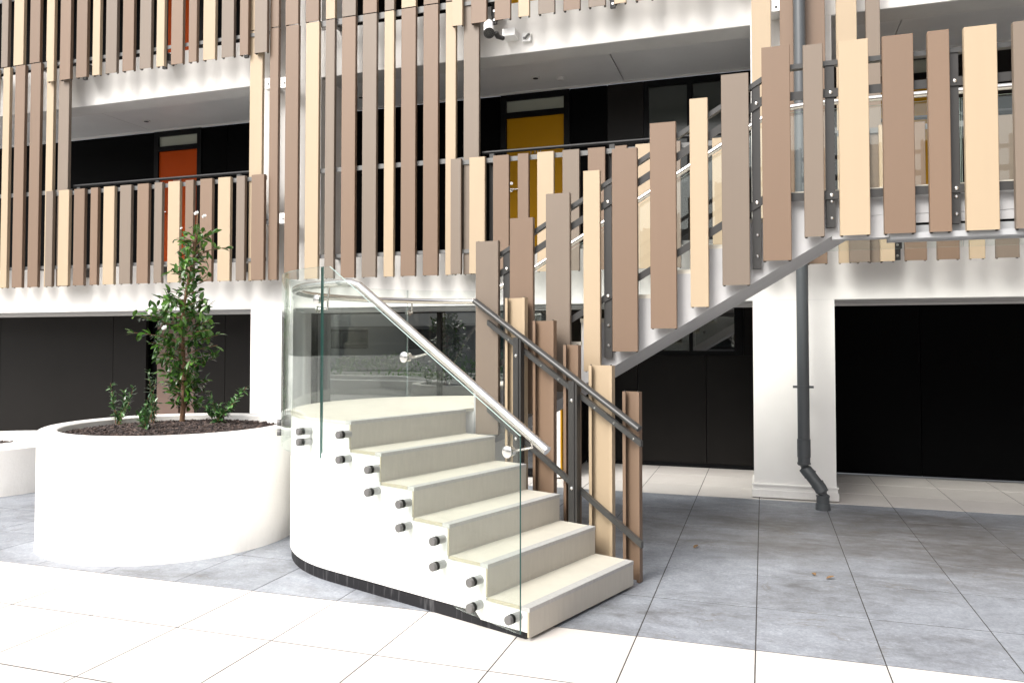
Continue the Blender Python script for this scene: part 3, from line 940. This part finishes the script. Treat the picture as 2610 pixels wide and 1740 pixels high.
fl1_rail('handrail', 0.868, 0.042, 1.095, 1.155, -0.035, 1.335, M['rail_dark'], oval=True)
fl1_rail('rail', 0.764, 0.038, 1.150, 1.180, -0.03, 1.24, M['rail_dark'])
fl1_rail('rail', 0.128, 0.040, 1.150, 1.180, -0.03, 1.24, M['rail_dark'])
for tc in (0.925, 0.455):
    zt = Z1 + SL1 * tc + 0.83
    po = MB().prism([(tc - 0.014, 0.004), (tc + 0.032, 0.004), (tc + 0.032, zt), (tc - 0.014, zt)], TV, 1.098, 1.149).obj('post', M['steel_dark'], S1)
    MB().prism([(tc - 0.032, 0.004), (tc - 0.0145, 0.004), (tc - 0.0145, zt), (tc - 0.032, zt)], TV, 1.105, 1.149).obj('post_flange', M['steel_dark'], po)
    for z in (Z1 + SL1 * tc + 0.70, Z1 + SL1 * tc + 0.115):
        MB().tube([TVZ(tc + 0.005, 1.098, z), TVZ(tc + 0.005, 1.092, z), TVZ(tc + 0.005, 1.086, z)], [0.012, 0.012, 0.006], 10).obj('bolt', M['chrome'], po, smooth=True)
for i in range(8):
    q = 0.02 + i * 0.145
    MB().tube([TVZ(q, 1.150, Z1 + SL1 * q + 0.745), TVZ(q, 1.145, Z1 + SL1 * q + 0.745)], 0.006, 8).obj('screw', M['chrome'], S1)

# ------------------------------------------------------------------ glass balustrade with stainless handrail
GB = thing('glass_balustrade', 'frameless clear glass balustrade with stainless handrail along the outer side of the stair', 'balustrade', tuple(L1 + U * 0.8 - V * 0.06))
GM = [M['glass'], M['glass_edge'], M['glass_edge_light']]
fp = [(1.602, 2.03), (1.534, 2.027), (0.008, 1.062), (0.008, 0.053), (0.44, 0.094), (1.602, 0.834)]
mb = MB().prism(fp, TV, -0.073, -0.061, 0, 1)
mb.mi[2:] = [2, 2, 1, 0, 0, 1]
mb.obj('glass_panel', GM, GB)


def curved(a0, a1, z0, z1, n):
    mb = MB()
    vs = []
    for i in range(n + 1):
        an = a0 + (a1 - a0) * i / n
        for r in (RC + 0.061, RC + 0.073):
            for z in (z0, z1):
                vs.append((CC.x + r * math.cos(an), CC.y + r * math.sin(an), z))
    f, mi = [], []
    for i in range(n):
        o, p = 4 * i, 4 * (i + 1)
        f += [(o, p, p + 1, o + 1), (o + 2, o + 3, p + 3, p + 2), (o + 1, p + 1, p + 3, o + 3), (o, o + 2, p + 2, p)]
        mi += [0, 0, 2, 0]
    f += [(0, 1, 3, 2), (4 * n, 4 * n + 2, 4 * n + 3, 4 * n + 1)]
    mi += [1, 1]
    mb.add(vs, f); mb.mi = mi
    return mb


mid = R(133)
curved(A0 - 0.004, mid + 0.003, 0.80, 2.03, 40).obj('curved_panel', GM, GB, smooth=True)
curved(mid - 0.003, A1 + 0.06, 0.80, 2.03, 16).obj('curved_panel', GM, GB, smooth=True)
YG0, YG1 = YE + 0.061, YE + 0.073
for x0, x1 in ((CC.x - 0.06, -1.05), (-1.04, 0.13)):
    mb = MB().prism([(x0, nl(x0) - 0.36), (x1, nl(x1) - 0.36), (x1, nl(x1) + 0.92), (x0, nl(x0) + 0.92)], XZ, YG0, YG1, 0, 2)
    mb.obj('glass_panel', GM, GB)
for x0, x1 in ((0.14, 1.5), (1.51, 3.0), (3.01, 4.6)):
    mb = MB().prism([(x0, 2.30), (x1, 2.30), (x1, 3.482), (x0, 3.482)], XZ, YG0, YG1, 0, 2)
    mb.obj('glass_panel', GM, GB)
# handrail: one run from the foot of the stair round the landing and up to the bridge
RH = RC - 0.02
path = [TVZ(-0.10, 0.02, 0.985), TVZ(0.4, 0.02, 0.985 + 0.5 * 0.631), TVZ(1.0, 0.02, 0.985 + 1.1 * 0.631), TVZ(1.352, 0.02, 1.90), TVZ(1.43, 0.02, 1.922), TVZ(1.55, 0.02, 1.926)]
for i in range(0, 33):
    f = i / 32
    an = A0 + (A1 - A0) * f
    z = 1.926
    if f > 0.93:
        break
    path.append((CC.x + RH * math.cos(an), CC.y + RH * math.sin(an), z))
path += [(-2.02, YE - 0.02, nl(-2.02) + 0.95), (-1.2, YE - 0.02, nl(-1.2) + 0.95), (0.1, YE - 0.02, nl(0.1) + 0.95), (0.22, YE - 0.02, 3.50), (0.4, YE - 0.02, 3.515), (4.6, YE - 0.02, 3.515)]
MB().tube(path, 0.0255, 16).obj('handrail', M['stainless'], GB, smooth=True)


def standoff(p, n, r=0.0245):
    """bolt through the glass: spacer behind, black gaskets, dull cap in front; p on the wall, n outward"""
    p = Vector(p); n = Vector(n)
    s_ = MB().cyl(p + n * 0.0005, p + n * 0.0575, r * 0.98, 18).obj('standoff', M['spacer'], GB, smooth=True)
    mb = MB().cyl(p + n * 0.0575, p + n * 0.0605, r * 1.04, 18); mb.cyl(p + n * 0.0735, p + n * 0.0785, r * 1.04, 18)
    mb.obj('gasket', M['rubber'], s_)
    MB().tube([p + n * 0.0785, p + n * 0.096, p + n * 0.099], [r, r, r * 0.9], 18).obj('cap', M['cap'], s_, smooth=True)


for tt, z in ((1.412, 0.966), (1.411, 0.812), (1.145, 0.776), (1.144, 0.641), (0.875, 0.605), (0.874, 0.469), (0.604, 0.434), (0.603, 0.294), (0.331, 0.258), (0.331, 0.124), (0.068, 0.117)):
    standoff(TVZ(tt, 0, z), -V)
for an in (A0 - R(10), A0 - R(38), A0 - R(66), A0 - R(94), A0 - R(122)):
    n = Vector((math.cos(an), math.sin(an), 0))
    for z in (0.955, 0.885):
        standoff(CC + n * RC + Vector((0, 0, z)), n)
for x in (-1.6, -0.9, -0.2):
    for q in (0.08, 0.22):
        standoff((x, YE, nl(x) - q), (0, 1, 0))


def bracket(pg, n, ph):
    """handrail bracket: disc clamped on the glass, bent arm up to the rail"""
    pg = Vector(pg); n = Vector(n); ph = Vector(ph)
    b = MB().tube([pg + n * 0.074, pg + n * 0.080, pg + n * 0.083], [0.031, 0.031, 0.026], 20).obj('bracket', M['chrome'], GB, smooth=True)
    mb = MB().cyl(pg + n * 0.060, pg + n * 0.035, 0.026, 18)
    k = pg - n * 0.015; k.z = pg.z
    k2 = Vector((ph.x, ph.y, pg.z))
    mb.tube([pg + n * 0.05, k, k2 + Vector((0, 0, 0.02)), ph - Vector((0, 0, 0.022))], 0.0075, 10)
    mb.obj('arm', M['stainless'], b, smooth=True)


for tt, z in ((0.852, 1.456), (0.088, 0.973)):
    bracket(TVZ(tt, 0, z), -V, TVZ(tt - 0.09, 0.02, 0.985 + (tt - 0.09 + 0.10) * 0.631))
for an in (A0 - R(2), A0 - R(75), A0 - R(118)):
    n = Vector((math.cos(an), math.sin(an), 0))
    bracket(CC + n * RC + Vector((0, 0, 1.82)), n, CC + n * RH + Vector((0, 0, 1.926)))

# ------------------------------------------------------------------ downpipe
DP = thing('downpipe', 'grey plastic downpipe with an offset bend at its foot on the white column', 'downpipe', (0.354, 7.76, 0))
px, py, pr = 0.354, 7.755, 0.054
MB().tube([(px, py, 8.0), (px, py, 0.62)], pr, 24).obj('pipe', M['pipe'], DP, smooth=True)
MB().tube([(px, py, 0.64), (px, py, 0.636), (px, py, 0.47), (px, py, 0.463)], [pr, pr + 0.006, pr + 0.006, pr], 24).obj('coupling', M['pipe'], DP, smooth=True)
MB().tube([(px, py, 0.47), (px, py, 0.40), (px + 0.008, py - 0.003, 0.365), (px + 0.03, py - 0.01, 0.335), (px + 0.055, py - 0.018, 0.31)], pr + 0.002, 24).obj('elbow', M['pipe'], DP, smooth=True)
MB().tube([(px + 0.045, py - 0.015, 0.318), (px + 0.125, py - 0.042, 0.212)], pr - 0.001, 24).obj('offset_pipe', M['pipe'], DP, smooth=True)
MB().tube([(px + 0.110, py - 0.036, 0.232), (px + 0.135, py - 0.044, 0.20), (px + 0.152, py - 0.05, 0.165), (px + 0.158, py - 0.052, 0.13), (px + 0.158, py - 0.052, 0.05)], pr + 0.003, 24).obj('elbow', M['pipe'], DP, smooth=True)
MB().tube([(px + 0.158, py - 0.052, 0.062), (px + 0.158, py - 0.052, 0.058), (px + 0.158, py - 0.052, 0.0)], [pr, pr + 0.010, pr + 0.012], 24).obj('foot_socket', M['pipe'], DP, smooth=True)
rg = MB()
for z, d in ((0.41, (0, 0, 1)), (0.315, (0.58, -0.18, -0.8)), (0.225, (0.58, -0.18, -0.8)), (0.13, (0, 0, 1))):
    c0 = {0.41: (px, py, 0.41), 0.315: (px + 0.052, py - 0.017, 0.312), 0.225: (px + 0.112, py - 0.037, 0.23), 0.13: (px + 0.158, py - 0.052, 0.125)}[z]
    dv = Vector(d).normalized() * 0.007
    rg.tube([Vector(c0) - dv, Vector(c0) + dv], pr + 0.0065, 24)
rg.obj('collar', M['pipe'], DP, smooth=True)
for z in (1.126, 3.9):
    bk = MB().tube([(px, py, z - 0.012), (px, py, z + 0.012)], pr + 0.005, 24)
    bk.box(px - 0.092, px + 0.092, py - 0.008, py + 0.004, z - 0.011, z + 0.011)
    bk.box(px - 0.012, px + 0.012, py + 0.05, 8.099, z - 0.010, z + 0.010)
    bk.obj('pipe_bracket', M['pipe'], DP)

# ------------------------------------------------------------------ security camera on the white band
SCM = thing('security_camera', 'white bullet security camera with a dark round lens ring under the upper slats', 'security camera', (-2.79, 7.9, 4.9))
f0, f1 = Vector((-2.835, 7.86, 5.03)), Vector((-2.775, 7.715, 4.872))
dv = (f1 - f0).normalized()
MB().tube([f0 - dv * 0.01, f0, f1, f1 + dv * 0.008], [0.045, 0.054, 0.056, 0.056], 24).obj('body', M['cam_white'], SCM, smooth=True)
fc = MB().tube([f1 + dv * 0.0085, f1 + dv * 0.016, f1 + dv * 0.019], [0.060, 0.060, 0.052], 24).obj('lens_ring', M['steel_dark'], SCM, smooth=True)
e1 = dv.cross(Vector((0, 0, 1))).normalized(); e2 = e1.cross(dv)
led = MB()
for k in range(10):
    q = f1 + dv * 0.019 + (e1 * math.cos(k * 0.628) + e2 * math.sin(k * 0.628)) * 0.036
    led.cyl(q, q + dv * 0.003, 0.007, 8)
led.cyl(f1 + dv * 0.019, f1 + dv * 0.023, 0.018, 14)
led.obj('infrared_leds', M['lens_black'], fc)
MB().tube([(-2.73, 7.80, 4.90), (-2.72, 7.84, 4.87), (-2.69, 7.93, 4.88)], [0.03, 0.028, 0.024], 14).obj('swivel', M['steel_dark'], SCM, smooth=True)
MB().box(-2.70, -2.555, 7.93, 8.099, 4.905, 4.985).obj('mount', M['cam_white'], SCM)
JB = thing('junction_box', 'small square white junction box on the wall right of the security camera', 'junction box', (-2.46, 8.09, 4.9))
MB().box(-2.51, -2.412, 8.05, 8.099, 4.868, 4.958).obj('box', M['cam_white'], JB)
MB().tube([(-2.49, 8.049, 4.905), (-2.465, 8.03, 4.895), (-2.435, 8.03, 4.93), (-2.425, 8.049, 4.94)], 0.012, 8).obj('cable', M['steel_grey'], JB, smooth=True)

# ------------------------------------------------------------------ planters


def ring_wall(c, r, rin, h, name, m, parent, n=96, zt=0.0, bev=0.018):
    prof = [(rin, zt), (rin, h - bev * 0.6), (rin + bev * 0.4, h - bev * 0.15), (rin + bev, h), (r - bev, h), (r - bev * 0.3, h - bev * 0.3), (r, h - bev), (r, 0.012), (r + 0.004, 0.0)]
    mb = MB()
    m_ = len(prof)
    v = []
    for i in range(n):
        an = 2 * math.pi * i / n
        for q, z in prof:
            v.append((c[0] + q * math.cos(an), c[1] + q * math.sin(an), z))
    f = []
    for i in range(n):
        j = (i + 1) % n
        for k in range(m_ - 1):
            f.append((i * m_ + k, i * m_ + k + 1, j * m_ + k + 1, j * m_ + k))
    mb.add(v, f)
    return mb.obj(name, m, parent, smooth=True)


def mulch(c, r, z, parent, nchip, seed):
    rnd = random.Random(seed)
    mb = MB()
    N, Mr = 64, 10
    v = [(c[0], c[1], z + 0.03)]
    for k in range(1, Mr + 1):
        for i in range(N):
            an = 2 * math.pi * i / N
            q = r * k / Mr
            v.append((c[0] + q * math.cos(an), c[1] + q * math.sin(an), z + 0.03 * (1 - (k / Mr) ** 2) + rnd.uniform(-0.008, 0.008)))
    f = [(0, 1 + i, 1 + (i + 1) % N) for i in range(N)]
    for k in range(1, Mr):
        for i in range(N):
            j = (i + 1) % N
            a, b = 1 + (k - 1) * N, 1 + k * N
            f.append((a + i, b + i, b + j, a + j))
    mb.add(v, f)
    mb.obj('soil', M['soil'], parent)
    ch = MB()
    for i in range(nchip):
        q = r * math.sqrt(rnd.random()) * 0.985
        an = rnd.uniform(0, 6.283)
        L, wd = rnd.uniform(0.012, 0.04), rnd.uniform(0.006, 0.016)
        mt = Matrix.Translation((c[0] + q * math.cos(an), c[1] + q * math.sin(an), z + 0.03 * (1 - (q / r) ** 2) + rnd.uniform(0.0, 0.012))) @ Matrix.Rotation(rnd.uniform(0, 6.28), 4, 'Z') @ Matrix.Rotation(rnd.uniform(-0.7, 0.7), 4, 'X') @ Matrix.Rotation(rnd.uniform(-0.5, 0.5), 4, 'Y')
        ch.box(-L / 2, L / 2, -wd / 2, wd / 2, -0.003, 0.003, 0, mt)
        ch.tone += [rnd.random() ** 2.2] * 6
    o = ch.obj('mulch', M['chip'], parent)
    o['kind'] = 'stuff'


PC = (-4.583, 5.168)
PL = thing('planter', 'large round white planter with a young camellia tree, left of the stair', 'planter', (PC[0], PC[1], 0), 'round white planters')
ring_wall(PC, 0.973, 0.836, 0.88, 'wall', M['planter_render'], PL, zt=0.70)
mulch(PC, 0.837, 0.818, PL, 2600, 3)
PC2 = (-8.15, 6.26)
PL2 = thing('planter', 'low white planter cut off by the left edge of the picture', 'planter', (PC2[0], PC2[1], 0), 'round white planters')
ring_wall(PC2, 1.0, 0.42, 0.47, 'wall', M['planter_render'], PL2, zt=0.32)
mulch(PC2, 0.421, 0.40, PL2, 300, 5)

# ------------------------------------------------------------------ planting


def leaf(mb, p, d, up, L, wd, tone, fold=0.25, droop=0.25):
    """one folded, drooping leaf: six vertices a side of the midrib share"""
    d = d.normalized()
    sdv = d.cross(up)
    if sdv.length < 1e-4:
        sdv = Vector((1, 0, 0))
    sdv.normalize()
    n = sdv.cross(d).normalized()
    st = [(0.0, 0.06), (0.30, 0.85), (0.62, 0.92), (0.86, 0.5), (1.0, 0.02)]
    mid, lf, rt = [], [], []
    for q, wq in st:
        c = p + d * (L * q) - n * (droop * L * q * q)
        mid.append(c)
        lf.append(c + sdv * (wd / 2 * wq) + n * (fold * wd / 2 * wq))
        rt.append(c - sdv * (wd / 2 * wq) + n * (fold * wd / 2 * wq))
    v = mid + lf + rt
    k = len(st)
    f = []
    for i in range(k - 1):
        f += [(i, i + 1, k + i + 1, k + i), (i, 2 * k + i, 2 * k + i + 1, i + 1)]
    mb.add(v, f)
    mb.tone += [tone] * len(f)


def rdir(rnd):
    z = rnd.uniform(-1, 1); a = rnd.uniform(0, 6.283); q = math.sqrt(1 - z * z)
    return Vector((q * math.cos(a), q * math.sin(a), z))


TREE0 = Vector((-4.88, 5.56, 0.83))
CR = Vector((math.cos(R(18.06)), math.sin(R(18.06)), 0))


def camellia():
    rnd = random.Random(21)
    t = thing('camellia_tree', 'slender young camellia tree with glossy dark leaves and white flowers in the round planter', 'tree', tuple(TREE0))
    H = 1.86
    trunk = lambda f: TREE0 + Vector((0.02 * math.sin(f * 9) + 0.10 * f * f + 0.04 * f, 0.015 * math.cos(f * 7), f * H))
    pts = [trunk(i / 14) for i in range(15)]
    pts[0] = pts[0] - Vector((0, 0, 0.02))
    MB().tube(pts, [0.021 * (1 - 0.78 * i / 14) + 0.002 for i in range(15)], 9).obj('trunk', M['bark'], t, smooth=True)
    # half width of the crown at each height (fraction of H)
    prof = [(0.05, 0.0), (0.10, 0.10), (0.18, 0.22), (0.28, 0.27), (0.38, 0.34), (0.46, 0.40), (0.54, 0.40), (0.60, 0.34), (0.65, 0.17), (0.70, 0.22), (0.76, 0.17), (0.82, 0.21), (0.89, 0.30), (0.95, 0.20), (1.0, 0.08)]

    def hw(f):
        for (a, wa), (b, wb) in zip(prof[:-1], prof[1:]):
            if a <= f <= b:
                return wa + (wb - wa) * (f - a) / (b - a)
        return 0.0
    br = MB(); lv = MB()
    fl_spots = []
    nb = 120
    for i in range(nb):
        f = 0.15 + 0.84 * ((i + rnd.random()) / nb)
        an = i * 2.399 + rnd.uniform(-0.5, 0.5)
        Lb = hw(f) * rnd.uniform(0.5, 1.08)
        if f > 0.62 and f < 0.80:
            Lb *= rnd.uniform(0.75, 1.1)
        if Lb < 0.05:
            Lb = 0.05
        base = trunk(max(0.03, f - 0.07 - 0.02 * rnd.random()))
        d = Vector((math.cos(an), math.sin(an), rnd.uniform(0.12, 0.62)))
        d.normalize()
        tip = base + d * Lb + Vector((0, 0, 0.02 * rnd.random()))
        m1 = base.lerp(tip, 0.5) + Vector((0, 0, 0.03 * Lb))
        br.tube([base, m1, tip], [0.005, 0.0035, 0.0018], 5)
        nl_ = int(4 + Lb * 41)
        if f > 0.66:
            nl_ = int(nl_ * 0.56)
        for k in range(nl_):
            q = 0.18 + 0.82 * (k + rnd.random() * 0.6) / nl_
            p = base.lerp(m1, q * 2) if q < 0.5 else m1.lerp(tip, q * 2 - 1)
            ld = (d * rnd.uniform(0.3, 1.0) + rdir(rnd) * 0.9 + Vector((0, 0, -0.05)))
            up = Vector((0, 0, 1)) + rdir(rnd) * 0.55
            tone = rnd.random() * 0.42 + (0.45 if q > 0.86 and rnd.random() < 0.33 else 0)
            if f > 0.8:
                tone += 0.12
            leaf(lv, p + rdir(rnd) * 0.012, ld, up, rnd.uniform(0.058, 0.098), rnd.uniform(0.028, 0.046), min(1, tone), rnd.uniform(0.1, 0.4), rnd.uniform(0.0, 0.4))
    br.obj('branches', M['bark'], t)
    o = lv.obj('foliage', M['leaf'], t)
    o['kind'] = 'stuff'
    # flowers: cups of broad petals
    for (dx, f, dy, sc) in ((0.02, 0.985, -0.06, 0.9), (0.085, 0.972, -0.05, 0.85), (-0.10, 0.915, -0.08, 0.5), (-0.125, 0.515, -0.34, 0.85), (0.01, 0.445, -0.36, 0.9)):
        c = trunk(f) + CR * dx + Vector((CR.y, -CR.x, 0)) * (-dy)
        mb = MB()
        ax = Vector((0.1, -0.8, 0.5)).normalized()
        e1 = ax.cross(Vector((0, 0, 1))).normalized(); e2 = e1.cross(ax)
        for ring, (np_, el) in enumerate(((6, 0.35), (5, 0.8))):
            for k in range(np_):
                an = k * 6.283 / np_ + ring * 0.5 + rnd.uniform(-0.15, 0.15)
                dd = (e1 * math.cos(an) + e2 * math.sin(an)) * math.cos(el) + ax * math.sin(el)
                leaf(mb, c, dd, ax, 0.032 * sc, 0.030 * sc, 0.5, 0.35, -0.35)
        mb.tone = []
        mb.obj('flower', M['petal'], t, smooth=True)
    return t


camellia()


def shrub(label, base, stems, seed, name='shrub'):
    rnd = random.Random(seed)
    t = thing(name, label, 'shrub', base, 'small shrubs in the round planter')
    b = Vector(base)
    st = MB(); lv = MB()
    for dx, dy, h, nlv, Lf in stems:
        tip = b + Vector((dx, dy, h))
        p0 = b + Vector((rnd.uniform(-0.02, 0.02), rnd.uniform(-0.02, 0.02), -0.01))
        m1 = p0.lerp(tip, 0.5) + Vector((rnd.uniform(-0.02, 0.02), rnd.uniform(-0.02, 0.02), 0.02))
        st.tube([p0, m1, tip], [0.004, 0.003, 0.0015], 5)
        nlv = int(nlv * 2.5)
        for k in range(nlv):
            q = 0.12 + 0.88 * (k + rnd.random() * 0.5) / nlv
            p = p0.lerp(m1, q * 2) if q < 0.5 else m1.lerp(tip, q * 2 - 1)
            ld = rdir(rnd) + (tip - p0).normalized() * 0.5 + Vector((0, 0, 0.15))
            leaf(lv, p, ld, Vector((0, 0, 1)) + rdir(rnd) * 0.5, Lf * rnd.uniform(1.1, 1.8), Lf * rnd.uniform(0.48, 0.68), rnd.random() ** 1.5, rnd.uniform(0.1, 0.4), rnd.uniform(0, 0.3))
    st.obj('stems', M['bark'], t)
    o = lv.obj('foliage', M['shrub_leaf'], t)
    o['kind'] = 'stuff'
    return t


shrub('small shrub with upright sprigs at the left rim of the round planter', (-5.30, 5.30, 0.83), [(-0.10, 0.0, 0.36, 15, 0.036), (0.02, 0.03, 0.30, 14, 0.038), (0.13, 0.02, 0.33, 12, 0.036), (-0.05, -0.03, 0.22, 12, 0.036), (0.09, -0.02, 0.17, 10, 0.036)], 31)
shrub('tall thin sprig between the left shrub and the tree in the planter', (-5.04, 5.42, 0.835), [(-0.06, 0.0, 0.46, 18, 0.036), (-0.01, 0.02, 0.36, 12, 0.038), (0.03, 0.0, 0.20, 8, 0.036)], 32)
shrub('low compact shrub at the front rim of the planter, left of the tree trunk', (-4.72, 4.98, 0.83), [(-0.07, 0.0, 0.13, 11, 0.036), (0.0, 0.03, 0.27, 15, 0.034), (0.08, 0.02, 0.24, 13, 0.034), (0.03, -0.02, 0.14, 12, 0.036), (-0.03, 0.01, 0.18, 12, 0.036)], 33)
shrub('wide spreading shrub right of the tree trunk in the planter', (-4.47, 5.55, 0.835), [(-0.20, 0.0, 0.17, 14, 0.038), (-0.12, 0.03, 0.25, 16, 0.036), (0.0, 0.0, 0.17, 16, 0.036), (0.13, 0.02, 0.20, 15, 0.038), (0.27, 0.02, 0.33, 22, 0.036), (0.20, -0.04, 0.20, 15, 0.036), (0.06, -0.05, 0.12, 14, 0.036), (-0.08, -0.05, 0.12, 14, 0.036)], 34)

M['dead_leaf'] = leaf_mat('dead_leaf', (0.12, 0.07, 0.03), (0.22, 0.13, 0.06), 0.8)
for (x, y, r_, lb) in ((0.375, 5.448, 0.4, 'curled brown leaf lying on the grey paving, the bigger of two close together'), (0.315, 5.500, 2.2, 'small brown leaf lying on the grey paving beside a bigger one'), (-0.508, 5.945, 1.1, 'brown leaf lying alone on the grey paving between the stair and the downpipe')):
    mb = MB()
    leaf(mb, Vector((x, y, 0.006)), Vector((math.cos(r_), math.sin(r_), 0.1)), Vector((0, 0, 1)), 0.06 if y != 5.500 else 0.035, 0.034, 0.4, 0.5, -0.15)
    tag(mb.obj('fallen_leaf', M['dead_leaf']), lb, 'leaf', 'fallen leaves on the paving')

# ------------------------------------------------------------------ the other side of the court, seen only as reflections, and a side wing added to block light
OB = thing('opposite_building', 'grey building across the court with a white band and dark windows', 'building', (-12, -17, 0))
MB().box(-34, 12, -18, -17, 0.0, 2.35).obj('wall', M['grey_wall'], OB)
MB().box(-34, 12, -18, -16.9, 2.352, 3.3).obj('wall_band', M['white_render'], OB)
MB().box(-34, 12, -18, -17, 3.302, 6.0).obj('wall', M['grey_trim'], OB)
for x in (-30, -25.5, -21, -16.5, -12, -7.5, -3, 1.5, 6):
    w = MB().box(x, x + 2.4, -16.995, -16.93, 1.25, 2.2).obj('window', M['near_black'], OB)
    MB().box(x + 0.1, x + 2.3, -16.93, -16.92, 1.35, 2.1).obj('pane', M['window'], w)
SWG = thing('added_shade_wing', 'dark brown wing added out of view on the right to hold back light', 'building', (8, 2, 0))  # unseen wing, added to cut the sky light on the right
MB().box(7.0, 8.0, -8, 8.0, 0.0, 8.0).obj('wall', M['brown_panel'], SWG)
for y in (-5.5, -2, 1.5, 5):
    for z in (0.9, 3.7):
        w = MB().box(6.94, 6.998, y - 0.8, y + 0.8, z, z + 1.3).obj('window', M['near_black'], SWG)
        MB().box(6.925, 6.9395, y - 0.72, y + 0.72, z + 0.08, z + 1.22).obj('pane', M['window'], w)
RD = MB().add([(-40, -12.6, -0.022), (20, -12.6, -0.022), (20, -9.2, -0.022), (-40, -9.2, -0.022)], [(0, 1, 2, 3)]).obj('road', M['asphalt'])
tag(RD, kind='structure')
for i, (y, h, lb) in enumerate(((-4.2, 0.40, 'low white garden wall across the court, nearest the stair'), (-6.6, 0.42, 'low white garden wall across the court, between the others'), (-8.9, 0.45, 'low white garden wall across the court, along the grey road'))):
    mb = MB()
    p = [(-24, y - 1.2), (-18, y - 0.5), (-12, y), (-7, y + 0.1), (-3, y - 0.3), (-1, y - 0.9)]
    poly = p + [(x, q + 0.35) for x, q in reversed(p)]
    mb.prism(poly, XY, -0.028, h)
    tag(mb.obj('garden_wall', M['white_render']), lb, 'garden wall', 'low garden walls')
hd = MB(); rh = random.Random(77)
for i in range(5200):
    x = rh.uniform(-28, -3); y = rh.uniform(-14.8, -13.2) if i % 4 else rh.uniform(-8.0, -7.0)
    z = rh.uniform(0.0, 0.85 + 0.30 * math.sin(x * 1.7) * math.sin(x * 0.6 + 1)) * (1.0 if i % 4 else 0.6)
    leaf(hd, Vector((x, y, z)), rdir(rh), Vector((0, 0, 1)) + rdir(rh) * 0.5, rh.uniform(0.12, 0.24), rh.uniform(0.06, 0.10), 0.3 + 0.7 * rh.random())
h = hd.obj('hedge', M['hedge_leaf'])
tag(h, 'loose green hedge across the court in front of the grey building', 'hedge', kind='stuff')
